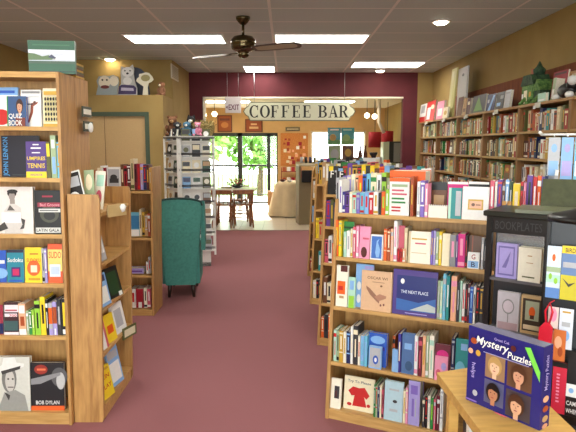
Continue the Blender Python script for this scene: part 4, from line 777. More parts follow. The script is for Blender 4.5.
# the gondolas behind: ends and decks
PAL2 = ['white','cream','crimson','navy','olive','teal','orange','brown','black','yellow','sky','gold','green','purple','silver','rose','tan','charcoal']
BULK = MB()
def fill(f, z, s0, s1, hmin, hmax, tmin, tmax, where, group, ins=0.02, depth=0.13, gap=0.1, pal=PAL2, face_p=0.0, bulk=False):
    made = []; s = s0
    while s < s1:
        t = rnd.uniform(tmin, tmax); h = rnd.uniform(hmin, hmax)
        if rnd.random() < gap: s += rnd.uniform(0.03, 0.09); continue
        c = rnd.choice(pal)
        if rnd.random() < face_p:
            w = rnd.uniform(0.13, 0.17)
            if s+w > s1: break
            c2, c3 = rnd.sample(pal, 2)
            pr = book_mesh(w, h, 0.02, c, [('r',.1,.1,.9,.5,c2),('e',.5,.7,.3,.12,c3)]); M = f.mat(s, f.lean*z+ins, z+0.0006) @ Matrix.Rotation(-R(4), 4, 'X'); s += w+0.006
        else:
            if s+t > s1: break
            pr = spine_mesh(t-0.0015, h, depth*rnd.uniform(0.85, 1), c, spine_ops(c, rnd)); M = f.mat(s, f.lean*z+ins, z+0.0006); s += t
        if bulk:
            for q in pr:
                for fc0, mi0 in zip(q.f, q.mi): BULK.add([q.v[i_] for i_ in fc0], [tuple(range(len(fc0)))], q.m[mi0], M)
            continue
        ob = add_book(M, pr, None, group, split=False); made.append((ob, words(c), 'book'))
    for i in range(0, len(made), 14):
        pass
    ROWS.append((where, made))
nm = ['second','third','farthest']
for f, who in ((FF, 'second'), (FG, 'third'), (FH, 'farthest')):
    fill(f, EZ[0], 0.03, 0.88, 0.20, 0.25, 0.03, 0.05, 'on top of %s aisle display case' % who, 'books on top of the %s aisle display' % who, ins=0.03, gap=0.04, face_p=0.12)
    for i, z in enumerate(EZ[1:]):
        fill(f, z, 0.024, 0.26, 0.16, 0.22, 0.022, 0.04, 'on %s shelf of %s aisle display case' % (('second','third','fourth','bottom')[i], who), 'books on the %s aisle display' % who, gap=0.04, bulk=True)
# two black books and posters standing on the second display
def propped(f, px0, px1, py, z, v, col, ops, label, name='book', cat='book', t=0.015, tilt=5):
    s0 = f.hit(px0, py+12, v)[0]; s1 = f.hit(px1, py+12, v)[0]; h = f.hit((px0+px1)/2, py, v)[1]-z
    add_book(f.mat(s0, v, z+0.0006) @ Matrix.Rotation(-R(tilt), 4, 'X'), book_mesh(s1-s0, h, t, col, ops), label, None, cat, name)

# =================================================================== WALL BOOKCASES ON THE RIGHT
UW = 1.05; WX = 2.385; Y0w = 10.02; WZS = [2.0, 1.735, 1.47, 1.205, 0.94, 0.67, 0.40, 0.10]
unitname = ['farthest','second farthest','third farthest','third nearest','second nearest','nearest']
DRED = wood('reddish_back_board', (104,50,24), (136,74,38), rough=0.85)
PALW = ['olive','brown','tan','gold','cream','charcoal','green','maroon','silver','white','rust','navy','beige','sage','teal','crimson']
uo = ['farthest','fifth','fourth','third','second','nearest']
for k in range(6):
    f = Frame((WX, Y0w-k*UW), 90); r = empty('wall_bookcase', f.mat(0, 0, 0)); tag(r, 'brown wooden wall bookcase on the right wall, %s from the camera' % (('farthest','fifth','fourth','third','second','first')[k]), 'bookcase'); 
    for x in (0, UW-0.024): a = MB(); a.box(x, x+0.022, 0, 0.29, 0, 2.0, DARKOAK); a.build('side_panel', r)
    hb = 2.36 if k >= 1 else 2.0
    a = MB(); a.box(0.022, UW-0.024, 0.27, 0.29, 0, 1.98, DARKOAK); a.build('back_panel', r)
    if k >= 1: a = MB(); a.box(0, UW-0.002, 0.282, 0.302, 2.0, hb, DRED); a.build('upper_back_board', r)
    for i, z in enumerate(WZS): a = MB(); a.box(0.022 if i else 0, UW-0.024 if i else UW-0.002, -0.0 if i else -0.01, 0.27, z-0.024, z, DARKOAK_X); a.build('top_board' if i == 0 else 'shelf', r)
    a = MB(); a.box(0.42, 0.52, -0.024, -0.012, 1.95, 1.995, flat((206,206,190))); a.box(0.40, 0.44, -0.03, -0.024, 1.94, 1.97, WHITEM); a.build('shelf_label', r)
    for i, z in enumerate(WZS[1:5] if k < 5 else WZS[1:3]):
        if i == 3 and k > 2: continue
        fill(f, z, 0.04 if k < 5 else 0.03, UW-0.05 if k < 5 else 0.4, 0.17, 0.215, 0.028, 0.062, 'on %s shelf, %s wall bookcase' % (('top','second','third','fourth')[i], uo[k]), 'books in the wall bookcases', ins=0.03+rnd.uniform(0, .03), depth=0.16, gap=0.13, pal=PALW, face_p=0.05, bulk=(k < 3 or i > 1))
# items standing on the wall bookcases; depth taken at X = 2.45
def wallY(px): r = ray(px, 100); return 2.45*r[1]/r[0]
def wall_box(px0, px1, pytop, col, ops, label, name='book', cat='book', t=0.03, tilt=6, xoff=0.0, spine=None, group='items on top of the wall bookcases'):
    """a face-out item facing the room; px0 = its farther edge"""
    ya, yb = wallY(px0), wallY(px1); r = ray((px0+px1)/2, pytop); h = EYE+r[2]*(2.45/r[0])-2.0
    M = Matrix.Translation((2.42+xoff, ya, 2.0006)) @ Matrix.Rotation(-R(90), 4, 'Z') @ Matrix.Rotation(-R(tilt), 4, 'X')
    add_book(M, book_mesh(ya-yb-0.004, max(0.08, h), t, col, ops, spine=spine), label, group, cat, name)
wall_box(421,427,104,'white',[('r',0,0,1,.3,'red'),('r',.2,.5,.8,.9,'silver')],'white and red box at the far end on the wall bookcases','box','box')
wall_box(427.5,436,101,'red',[('r',.1,.1,.5,.7,'white'),('e',.7,.7,.2,.12,'cream')],'red and white box beside the farthest box on the wall bookcases','box','box')
wall_box(438,445,101,'pink',[('r',.2,.2,.8,.6,'white')],'pale pink box left of the tall yellow board','box','box')
wall_box(446,451,107,'cream',[('e',.5,.5,.3,.2,'gold')],'small cream box at the foot of the tall yellow board','box','box', xoff=-0.02, t=0.02)
wall_box(459,464,97,'brown',[('r',.1,.8,.9,.95,'maroon')],'dark brown book beside the tall white board'); wall_box(464.5,468,98,'tan',[('r',.2,.2,.8,.4,'brown')],'tan book on the wall bookcases next to the dark brown one')
wall_box(468.5,472,98,'maroon',[('r',.2,.6,.8,.8,'cream')],'maroon book on the wall bookcases left of the green cone picture'); 
wall_box(474,487,95,'charcoal',[('p',[(.15,.1),(.45,.95),(.85,.1)],(100,150,70)),('r',.1,.05,.9,.14,'darkgreen')],'grey picture with a bright green cone on the wall bookcases','picture','picture')
wall_box(488.5,497,94,'navy',[('p',[(.2,0),(.7,.9),(.9,.9),(.5,0)],'sky'),('r',.1,.5,.3,.7,'silver')],'navy book with a pale blue diagonal on the wall bookcases')
wall_box(498,506,92,'charcoal',[('r',.1,.2,.6,.4,'sky'),('r',.5,.6,.9,.8,'grey')],'dark grey book just left of the silver grey book on the wall'); wall_box(506.5,512,90,'silver',[('r',.1,.8,.9,.9,'grey')],'plain silver grey book standing on the wall bookcases')
wall_box(540,554,71,'crimson',[('r',.1,.62,.9,.72,'rose'),('e',.5,.36,.34,.16,'brown'),('r',.1,.88,.9,.95,'maroon')],'tall red picture book behind the green toy house', xoff=0.12, t=0.02)
wall_box(553.5,556.5,78,'sage',[('r',.1,.2,.9,.5,'white')],'narrow pale green box beside the black cat plush','box','box', t=0.08)
wall_box(545,553,95,'mint',[('r',.1,.1,.9,.3,'white')],'low pale mint box in front of the red picture book','box','box',xoff=-0.04, tilt=0, t=0.03)
# tall leaning boards
def board(px0, px1, pytop, col, ops, label, xoff, lean_y):
    ya, yb = wallY(px0), wallY(px1); h = 0.44
    r = ray((px0+px1)/2+4, pytop); h = min(0.86, EYE+r[2]*(2.5/r[0])-2.0)
    M = Matrix.Translation((2.45+xoff, ya, 2.0006)) @ Matrix.Rotation(-R(90), 4, 'Z') @ Matrix.Rotation(-R(1), 4, 'X')
    Sh = Matrix.Identity(4); Sh[0][2] = lean_y
    t = empty('standing_board', M); tag(t, label, 'board'); a = MB(); a.box(0, ya-yb, 0, 0.02, 0, h, flat(col, 0.6), Sh); art(a, 0, 0, ya-yb, h, 0, ops, Sh); a.build('panel', t)
board(446,451,70,(206,200,130),[('r',.1,.0,.5,.95,(222,216,160))],'tall pale yellow board leaning against the right wall', 0.02, 0.22)
board(453,462,68,(200,198,196),[('e',.55,.85,.12,.03,'charcoal'),('e',.4,.3,.22,.07,'charcoal'),('e',.6,.12,.2,.05,'charcoal')],'tall white board with black marks leaning at the right wall', 0.05, 0.02)
# green toy house
yh = wallY(528); t_ = empty('toy_house', Matrix.Translation((2.52, yh, 2.0006)) @ Matrix.Rotation(-R(90), 4, 'Z')); tag(t_, 'green toy treehouse with a brown chimney on the wall bookcases', 'toy house', 'items on top of the wall bookcases')
GRN = noisy('toy_green', (50,96,46), (120,160,84), 30, 0.7, 0.3); GRN2 = noisy('toy_dark_green', (24,50,36), (60,92,60), 30, 0.7)
a = MB(); a.box(-0.16, 0.1, -0.07, 0.09, 0, 0.2, GRN); a.prism([(-0.18,0.2),(0.12,0.2),(0.06,0.3),(-0.12,0.3)], -0.08, 0.1, GRN2); a.box(0.1, 0.24, -0.06, 0.09, 0, 0.13, GRN2); a.prism([(0.09,0.13),(0.26,0.13),(0.17,0.24)], -0.07, 0.1, GRN); a.build('walls', t_)
a = MB(); a.box(-0.10, -0.06, -0.01, 0.04, 0.3, 0.37, flat('rust')); a.build('chimney', t_); a = MB(); a.lathe([(0.05,0),(0.06,0.05),(0.03,0.08),(0.005,0.13)], GRN2, 12, (0.02,0.02,0.3)); a.build('turret', t_)
a = MB(); a.box(-0.10, -0.03, -0.074, -0.07, 0.02, 0.15, flat('cream')); a.box(0.02, 0.06, -0.074, -0.07, 0.08, 0.13, flat('gold')); a.box(-0.15,-0.12,-0.074,-0.07,0.07,0.12,flat('white')); a.build('door_panel', t_)
a = MB()
for k in range(9): a.blob((-0.16+k*0.05, -0.08, 0.02+0.02*(k%3)), (0.025,0.02,0.025), GRN, seg=8, rings=5)
a.build('bushes', t_)
# black and white cat plush lying along the shelf
yc = wallY(564); t_ = empty('cat_plush', Matrix.Translation((2.47, yc, 2.0006)) @ Matrix.Rotation(-R(90), 4, 'Z')); tag(t_, 'black cat plush with white head and paws lying on the wall bookcases', 'plush toy', 'items on top of the wall bookcases')
a = MB(); a.blob((0,0,0.075), (0.13,0.06,0.065), BLACKM); a.blob((0.09,0,0.115), (0.05,0.05,0.05), BLACKM); a.build('body', t_)
a = MB(); a.blob((0.13,-0.02,0.15), (0.045,0.04,0.042), WHITEM); a.build('head', t_); a = MB(); a.blob((0.13,-0.04,0.03), (0.05,0.035,0.03), WHITEM); a.build('paw', t_); a = MB(); a.blob((-0.1,-0.05,0.025), (0.05,0.03,0.025), WHITEM); a.build('paw', t_)
t_ = empty('wooden_crate', Matrix.Translation((2.58, wallY(561), 2.0006)) @ Matrix.Rotation(-R(90), 4, 'Z')); tag(t_, 'light brown wooden crate behind the black cat plush', 'crate', 'items on top of the wall bookcases')
a = MB()
for x in (-0.14, 0.2): a.box(x, x+0.02, 0, 0.02, 0, 0.26, OAK)
a.box(-0.12, 0.2, 0, 0.02, 0.24, 0.26, OAK); a.box(-0.12, 0.2, 0, 0.02, 0, 0.02, OAK); a.box(-0.12, 0.2, 0.012, 0.02, 0.02, 0.24, flat('cream')); a.build('frame', t_)

# =================================================================== BLACK BOOKMARK STAND
GB = noisy('black_metal', (8,8,9), (16,16,18), 40, 0.35)
FI = Frame((at(487, 213, 2.40).x, 2.40), 38); SI = 0.262; ZI = at(487, 213, 2.40).z
sd = empty('bookplate_stand', FI.mat(0, 0, 0)); tag(sd, 'square black stand of boxed cards with a flat top and BOOKPLATES on its fascia', 'display stand')
a = MB(); a.bbox(-0.012, SI+0.02, -0.014, SI+0.01, ZI-0.012, ZI+0.012, flat((26,28,18), 0.35), 0.004); a.build('top_plate', sd)
for x, y in ((0,0), (SI-0.024,0), (0,SI-0.024), (SI-0.024,SI-0.024)): a = MB(); a.box(x, x+0.024, y, y+0.024, 0.04, ZI-0.012, GB); a.build('corner_post', sd)
a = MB(); a.box(0.024, SI-0.024, 0.005, 0.02, ZI-0.082, ZI-0.012, GB); put_text(a, 'BOOKPLATES', SI*0.5, ZI-0.048, SI*0.72, 0.036, 0.0045, flat((60,60,64), 0.5), bold=0.0); a.build('fascia', sd)
a = MB(); a.box(0.024, SI-0.024, 0.058, SI-0.03, 0.04, ZI-0.015, flat((48,48,52), 0.4)); a.build('core', sd)
IZ = [FI.hit(506, 279, 0)[1], FI.hit(508, 331, 0)[1]]; IZ += [IZ[1]-0.21, IZ[1]-0.42]
for z in IZ: a = MB(); a.box(0.024, SI-0.024, -0.0, SI, z-0.012, z, flat((96,96,100), 0.3)); a.build('ledge', sd)
a = MB(); a.box(-0.02, SI+0.02, -0.02, SI+0.02, 0, 0.04, GB); a.build('base', sd)
gl = clear('clear_plastic', (0.86,0.87,0.9), 0.22, 0.45)
a = MB(); a.box(0.03, SI-0.03, 0.054, 0.056, ZI-0.24, ZI-0.085, gl); a.build('plastic_sleeve', sd)
GI = 'boxed cards on the black bookplate stand'
def card(f, px0, px1, pyt, pyb, v, col, ops, label, t=0.012, z=None, tilt=0, name='greeting_card', cat='card', group=GI, side=None):
    pm = (pyt+pyb)/2; s0, s1 = f.hit(px0, pm, v)[0], f.hit(px1, pm, v)[0]; mid = (px0+px1)/2; zt_, zb = f.hit(mid, pyt, v)[1], f.hit(mid, pyb, v)[1]
    if z is not None: zt_ += (z+0.0006-zb)*0; zb = z+0.0006
    add_book(f.mat(s0, v, zb) @ Matrix.Rotation(-R(tilt), 4, 'X'), book_mesh(s1-s0, zt_-zb, t, col, ops, spine=side), label, group, cat, name)
card(FI, 496, 517, 243.5, 279, 0.012, 'lavender', [('r',.1,.08,.88,.92,(116,106,170)),('r',.16,.13,.82,.87,'lavender'),('p',[(.3,.3),(.5,.55),(.7,.8),(.6,.5),(.5,.3)],(116,106,170))], 'lavender boxed card with a sketched figure on the bookplate stand', 0.022, IZ[0])
card(FI, 518, 541, 248, 284, 0.0, (236,230,210), [('r',.4,.75,.6,.78,'tan'),('r',.36,.55,.66,.57,'tan'),('r',.2,.12,.75,.16,'olive'),('r',.92,0,1,1,'ivory')], 'cream boxed card at the right on the bookplate stand', 0.04, IZ[0]+0.0)
card(FI, 497, 519, 292, 331, 0.012, (196,192,200), [('e',.5,.62,.28,.2,'grey'),('e',.5,.62,.23,.16,(206,196,206)),('r',.48,.2,.53,.44,'grey'),('r',.05,0,.95,.2,(176,150,156))], 'silver card with a round tree emblem on the bookplate stand', 0.02, IZ[1])
card(FI, 520.5, 543.5, 296, 334, 0.012, (206,176,128), [('r',.08,.08,.92,.92,(60,50,40)),('r',.2,.36,.8,.86,(176,186,160)),('e',.5,.58,.14,.14,'orange'),('r',.42,.4,.6,.5,'maroon'),('r',.14,.12,.86,.24,'cream')], 'tan framed card with an orange figure on the bookplate stand', 0.02, IZ[1])
# hinged olive display lying open on the stand
OL = noisy('olive_vinyl', (58,62,38), (74,78,50), 30, 0.4)
t_ = empty('hinged_display', Matrix.Translation((at(524, 206, 2.40).x, 2.40, ZI+0.0125)) @ Matrix.Rotation(-R(30), 4, 'Z')); tag(t_, 'dark olive hinged display standing open on the black stand', 'display easel')
a = MB(); a.box(-0.02, 0.22, -0.12, 0.10, 0.0, 0.014, flat((104,108,82), 0.35)); a.build('base_flap', t_)
a = MB(); M = Matrix.Translation((0.055, 0.1, 0.012)) @ Matrix.Rotation(-R(22), 4, 'X'); a.box(0, 0.20, -0.006, 0.006, 0, 0.125, OL, M); a.build('upright_flap', t_)
# pastel bookmarks on a wire rack behind
t_ = empty('wire_rack', FE2.mat(0.18, 0.30, 1.211)); tag(t_, 'white wire rack hung with pastel cards at the right edge', 'wire rack')
wz = at(548, 134, 2.75).z-1.211
a = MB(); a.tube([(0.16,0,0.0),(0.16,0,wz)], 0.007, WHITEM, 8); a.build('pole', t_); a = MB(); a.box(0.06, 0.26, -0.06, 0.06, 0, 0.012, WHITEM); a.build('base', t_)
a = MB(); a.tube([(-0.04,0,wz),(0.36,0,wz)], 0.006, WHITEM, 6); a.tube([(-0.04,0,wz),(-0.05,-0.03,wz+0.012)], 0.008, WHITEM, 6)
for k in range(6): a.tube([(0.02+k*0.06,0,wz),(0.02+k*0.06,-0.05,wz-0.01)], 0.004, WHITEM, 6)
a.build('hooks', t_)
for k, (c1, c2, nm_) in enumerate((('silver','sky','pale silver'),('sky','lavender','light blue'),('aqua','white','aqua blue'),('white','silver','plain white'),('pink','peach','soft pink'),('rose','pink','rose pink'))):
    M = FE2.mat(0.18, 0.30, 1.211) @ Matrix.Translation((-0.005+k*0.06, -0.052+0.004*(k%2), wz-0.23))
    hh = 0.215
    add_book(M, book_mesh(0.054, hh, 0.004, c1, [('r',.1,.1,.9,.45,c2),('e',.5,.75,.25,.1,c2)]), '%s pastel bookmark hanging on the white wire rack' % nm_, 'pastel bookmarks on the wire rack', 'bookmark', 'bookmark')

# =================================================================== CARD SPINNER AT THE RIGHT EDGE
FK = Frame((at(548, 216, 1.95).x, 1.95), 34); SK = 0.21; ZK = at(560, 224, 1.9).z
sp = empty('card_spinner', FK.mat(0, 0, 0)); tag(sp, 'black card spinner with a domed top cut off at the right edge', 'card spinner')
GP = flat((52,56,60), 0.3)
a = MB(); cxk = SK/2+0.005; a.lathe([(0.125,0),(0.128,0.012),(0.11,0.022),(0.07,0.032),(0.03,0.045),(0.012,0.05)], GB, 28, (cxk, SK/2, ZK)); a.build('domed_top', sp)
a = MB(); a.box(0.012, SK-0.002, 0.012, SK-0.012, 0.10, ZK, GP); a.build('column', sp)
a = MB()
for x in (0.0, SK-0.012): a.box(x, x+0.012, 0, 0.012, 0.08, ZK, GB)
a.build('corner_rail', sp)
a = MB(); a.lathe([(0.15,0),(0.15,0.03),(0.05,0.05),(0.04,0.10)], GB, 24, (cxk, SK/2, 0)); a.build('base', sp)
KZ = [FK.hit(560, y, 0)[1] for y in (298, 347, 412)]
for z in KZ: a = MB(); a.box(0.012, SK-0.002, -0.018, 0.0, z-0.03, z, GB); a.build('ledge', sp)
GK = 'cards on the black card spinner'; v = -0.016
card(FK, 546.5, 560.5, 246, 297, v, (206,220,236), [('e',.48,.78,.26,.14,'white'),('e',.48,.78,.12,.07,'orange'),('r',0,.5,1,.6,'sage'),('r',0,.3,1,.45,'mint'),('r',0,0,1,.2,(90,130,190)),('e',.3,.42,.12,.06,'lime'),('e',.7,.34,.14,.06,'lime')], 'blue and white card with an orange-centred daisy on the spinner', 0.004, KZ[0], group=GK)
card(FK, 561, 578, 246, 298, v, (100,130,176), [('r',0,.86,1,1,'yellow'),('t','BIRD',.5,.92,.6,.08,'black'),('r',0,0,1,.46,(200,186,40)),('r',.1,.6,.9,.7,'silver'),('p',[(.1,.4),(.5,.3),(.9,.34),(.5,.24)],'charcoal')], 'blue and yellow card at the right edge of the spinner', 0.004, KZ[0], group=GK)
card(FK, 547.5, 558, 304, 346, v, (226,206,196), [('e',.5,.75,.35,.16,'pink'),('r',.1,.4,.9,.44,'maroon'),('e',.5,.22,.35,.14,'peach')], 'pale pink card with dark band on the spinner middle row', 0.004, KZ[1], group=GK)
card(FK, 559, 573, 304, 346, v, (220,226,236), [('r',.2,.8,.8,.84,'gold'),('r',.2,.5,.8,.6,'silver'),('e',.5,.3,.3,.12,'sky')], 'white card with a small gold line, spinner middle row', 0.004, KZ[1], group=GK)
card(FK, 552, 566, 362, 411, v, (206,40,66), [('r',0,.9,1,1,'black')]+lines(.3,.2,.55,.8,9,'pink',.2), 'red card with a black top on the lowest spinner row', 0.004, KZ[2], group=GK)
card(FK, 566.6, 584, 352, 411, v, 'black', [('r',0,.3,.9,.5,'white'),('t','CAME',.4,.2,.7,.07,'white'),('t','WHEN',.4,.08,.7,.07,'white'),('e',.3,.4,.15,.04,'sky')], 'black card with white lettering on the lowest spinner row', 0.004, KZ[2], group=GK)
card(FK, 553, 565.5, 330, 361, v-0.012, (206,110,50), [('e',.4,.6,.3,.2,'peach'),('e',.6,.3,.2,.16,'rust')], 'orange patterned card tucked above the red card on the spinner', 0.003, None, group=GK)
# red tassel tag
tp = FK.hit(547, 302, -0.03); a0, z0 = FK.hit(544, 346, -0.03)[0], FK.hit(544, 346, -0.03)[1]
t_ = empty('gift_tag', FK.mat(a0, -0.035, z0)); tag(t_, 'bright red tag with a ribbon loop hanging beside the card spinner', 'tag'); RD = flat((206,24,48), 0.4)
hh = tp[1]-z0; a = MB(); a.prism([(-0.02,0),(0.024,0.0),(0.026,hh*.45),(0.012,hh*.56),(0.0,hh*.56),(-0.018,hh*.42)], -0.004, 0.004, RD); a.build('tag_body', t_)
a = MB(); a.tube([(0.004,0,hh*.5),(-0.002,0,hh*.8),(0.012,0,hh),(0.022,0,hh*.8),(0.012,0,hh*.5)], 0.004, RD, 6); a.tube([(0.012,0,hh),(0.03,0.03,hh+0.01)], 0.002, RD, 6); a.build('ribbon', t_)

# =================================================================== DISPLAY TABLE AND PUZZLE
TZ = 0.75; tc = gnd(437, 372.5, TZ)
t_ = empty('display_table', loc=(tc.x, tc.y, 0)); tag(t_, 'honey wood display table cut off at the bottom right corner', 'table'); L = 0.95
P4 = [(0,0),(0.29,0.10),(0.31,-L),(0.03,-L)]
a = MB(); a.prism(P4, TZ-0.035, TZ, MAPLE, 'z'); a.build('tabletop', t_)
a = MB(); a.prism([(0.03,-0.02),(0.26,0.05),(0.275,-L+0.02),(0.055,-L+0.02)], 0.38, 0.40, MAPLE, 'z'); a.build('shelf', t_)
for x, y in ((0.03,-0.05), (0.24,0.02), (0.06,-L+0.03), (0.24,-L+0.03)): a = MB(); a.box(x, x+0.035, y-0.02, y+0.015, 0, TZ-0.035, MAPLE); a.build('leg', t_)
a = MB(); a.box(0.25, 0.262, -L+0.05, 0.0, 0.40, TZ-0.035, MAPLE); a.build('side_board', t_)
ft = Frame((tc.x+0.055, tc.y-0.12), 93)
for k, (c, h) in enumerate((('charcoal',.2),('white',.22),('navy',.19),('cream',.21),('gold',.2))):
    add_book(Frame((tc.x+0.08, tc.y-0.08), 90).mat(k*0.035, 0, 0.4006), spine_mesh(0.033, h, 0.13, c, spine_ops(c, rnd)), '%s book on the shelf beneath the display table' % words(c), 'books under the display table')
p0 = gnd(466, 399.5, TZ); FP = Frame((p0.x, p0.y), 54); pw = FP.hit(544, 352, 0)[0]; ph = FP.hit(468, 325, 0)[1]-TZ
bx = empty('puzzle_box', FP.mat(0, 0, TZ+0.0008)); tag(bx, 'dark blue Mystery Puzzles jigsaw box with four portrait photos', 'puzzle box')
PB = (40,38,112); a = MB(); a.box(0, pw, 0, 0.052, 0, ph, flat(PB, 0.25))
ops = [('r',.26,.41,.53,.72,(150,116,84)),('r',.56,.40,.88,.72,(96,66,46)),('r',.26,.08,.53,.385,(84,84,116)),('r',.56,.03,.88,.365,(70,58,62))]
ops += face(.395,.57,.155,(226,186,152),(184,146,88))+face(.72,.565,.16,(204,150,120),(80,48,30))+face(.4,.235,.155,(180,122,90),(26,20,20))+face(.72,.2,.17,(210,160,128),(74,44,30))
ops += [('t','Mystery',.37,.85,.44,.135,'white',0,.25),('t','Puzzles',.74,.80,.3,.085,'white',0,.12),('t','Great Cat',.5,.945,.2,.035,'lavender'),('r',.26,.735,.86,.745,(150,150,196)),
        ('p',[(.80,.96),(.87,.97),(1.0,.72),(1.0,.60)],(120,210,76)),('e',.12,.84,.045,.04,'rust'),('e',.08,.70,.035,.035,'peach'),('e',.19,.70,.035,.04,'gold'),('e',.66,.9,.035,.035,'maroon'),('e',.17,.17,.035,.04,'silver'),
        ('t','helps',.13,.46,.2,.07,'lavender',-math.pi/2),('r',.04,.05,.2,.07,'violet'),('r',.46,.02,.62,.035,'rose')]
art(a, 0, 0, pw, ph, 0, ops)
MS = Matrix.Translation((pw, 0, 0)) @ Matrix.Rotation(R(90), 4, 'Z')
art(a, 0, 0, 0.052, ph, 0, [('t','Mystery Puzzles',.5,.68,.42,.42,'lavender',math.pi/2),('e',.5,.36,.3,.04,'peach'),('e',.5,.24,.3,.04,'rust'),('e',.5,.12,.3,.04,'tan'),('e',.5,.03,.3,.03,'skin')], MS)
a.build('box_body', bx); a = MB(); a.box(0.003, pw-0.003, 0.003, 0.049, ph, ph+0.0012, flat((120,118,136), 0.2)); a.build('cellophane_top', bx)

# =================================================================== CAFE
TW = CHAIRWOOD; ty = 11.25; tx = -1.05
t_ = empty('cafe_table', loc=(tx, ty, 0)); tag(t_, 'pale topped cafe table with a flower bowl by the sliding doors', 'table')
a = MB(); a.box(-0.46, 0.46, -0.36, 0.36, 0.71, 0.745, flat((240,236,226), 0.25)); a.build('tabletop', t_)
for x in (-0.34, 0.34): 
    for y in (-0.26, 0.26): a = MB(); a.tube([(x, y, 0), (x*0.97, y*0.97, 0.709)], [0.018, 0.024], TW, 8); a.build('leg', t_)
a = MB(); a.box(-0.34, 0.34, -0.26, 0.26, 0.655, 0.709, TW); a.build('apron', t_)
def chair(x, y, rot, label):
    c = empty('wooden_chair', Matrix.Translation((x, y, 0)) @ Matrix.Rotation(R(rot), 4, 'Z')); tag(c, label, 'chair', 'wooden chairs at the cafe table')
    a = MB(); a.bbox(-0.19, 0.19, -0.19, 0.19, 0.43, 0.46, TW, 0.01); a.build('seat', c)
    for sx in (-1, 1):
        a = MB(); a.tube([(sx*0.19,-0.19,0),(sx*0.16,-0.16,0.43)], [0.014,0.02], TW, 8); a.build('leg', c)
        a = MB(); a.tube([(sx*0.19,0.22,0),(sx*0.16,0.16,0.43)], [0.014,0.02], TW, 8); a.build('leg', c)
        a = MB(); a.tube([(sx*0.17,0.17,0.44),(sx*0.19,0.22,0.72)], [0.018,0.013], TW, 8); a.build('back_post', c)
    a = MB(); a.box(-0.2, 0.2, 0.21, 0.235, 0.66, 0.74, TW)
    for k in range(4): a.tube([(-0.12+k*0.08,0.17,0.45),(-0.12+k*0.08,0.22,0.67)], 0.008, TW, 6)
    a.build('backrest', c); a = MB()
    for z in (0.16, 0.24): a.tube([(-0.18,-0.18,z),(0.18,-0.18,z)], 0.009, TW, 6); a.tube([(-0.18,-0.18,z),(-0.18,0.2,z)], 0.009, TW, 6); a.tube([(0.18,-0.18,z),(0.18,0.2,z)], 0.009, TW, 6)
    a.build('stretchers', c)
chair(-1.22, 10.95, 172, 'wooden chair at the near left side of the cafe table'); chair(-0.86, 11.0, 190, 'wooden chair at the near right side of the cafe table'); chair(-1.0, 11.85, 0, 'wooden chair on the window side of the cafe table')
t_ = empty('flower_bowl', loc=(-0.98, ty, 0.746)); tag(t_, 'dark wire bowl of dried pink flowers on the cafe table', 'flower bowl')
a = MB(); a.lathe([(0.05,0),(0.1,0.02),(0.13,0.05),(0.12,0.05),(0.09,0.025)], flat('charcoal'), 16); a.build('bowl', t_); a = MB()
for k in range(60):
    an = rnd.uniform(0, 6.28); q = Vector((math.cos(an)*rnd.uniform(.02,.2), math.sin(an)*rnd.uniform(.02,.16), rnd.uniform(.06,.19))); a.tube([(q.x*0.2,q.y*0.2,0.03), q], 0.0035, flat('olive'), 4); a.blob(q, (0.014,)*3, flat(rnd.choice(['rose','peach','maroon','tan']), .8), seg=6, rings=4)
a.build('flowers', t_)
t_ = empty('tray', loc=(-1.2, ty-0.1, 0.746)); tag(t_, 'dark flat tray lying on the left of the cafe table', 'tray'); a = MB(); a.bbox(-0.1, 0.12, -0.02, 0.1, 0, 0.02, flat('brown'), 0.005); a.build('tray_body', t_)
# draped round table
CL = noisy('cream_cloth', (214,194,158), (226,208,174), 5, 0.85); t_ = empty('draped_table', loc=(0.2, 12.75, 0)); tag(t_, 'round table under a floor length beige cloth in the cafe', 'table')
a = MB(); seg = 64; vs = []; fs = []
prof = [(0.0,0.78),(0.36,0.78),(0.39,0.765),(0.41,0.70),(0.43,0.4),(0.46,0.02)]
for i, (r0, z) in enumerate(prof):
    for k in range(seg):
        an = 2*math.pi*k/seg; rr = r0*(1+(0.06*math.sin(an*9)*(i-2)/3 if i > 2 else 0)); rr *= (1+0.4*max(0, math.cos(an-math.pi*1.06))**6*max(0, i-2)/3); vs.append((rr*math.cos(an), rr*math.sin(an), z))
for i in range(len(prof)-1):
    for k in range(seg): fs.append((i*seg+k, (i+1)*seg+k, (i+1)*seg+(k+1)%seg, i*seg+(k+1)%seg))
a.add(vs, fs, CL, None, True); a.build('tablecloth', t_); a = MB(); a.lathe([(0.28,0.74),(0.28,0.765)], TW, 20); a.lathe([(0.2,0),(0.05,0.04),(0.04,0.74)], TW, 12); a.build('table_frame', t_)
for x, y, c, lab in ((-0.08,12.62,'maroon','small dark red dish at the left of the beige draped table'),(0.08,12.56,'white','white cup on the beige draped table'),(0.27,12.7,'rust','rust coloured bowl on the right of the draped table')):
    o_ = MB(); o_.lathe([(0.03,0),(0.05,0.01),(0.06,0.05),(0.05,0.05),(0.04,0.015)], flat(c,0.3), 14); o = o_.build('bowl' if c != 'white' else 'cup', None, Matrix.Translation((x, y, 0.781))); tag(o, lab, 'bowl' if c != 'white' else 'cup')
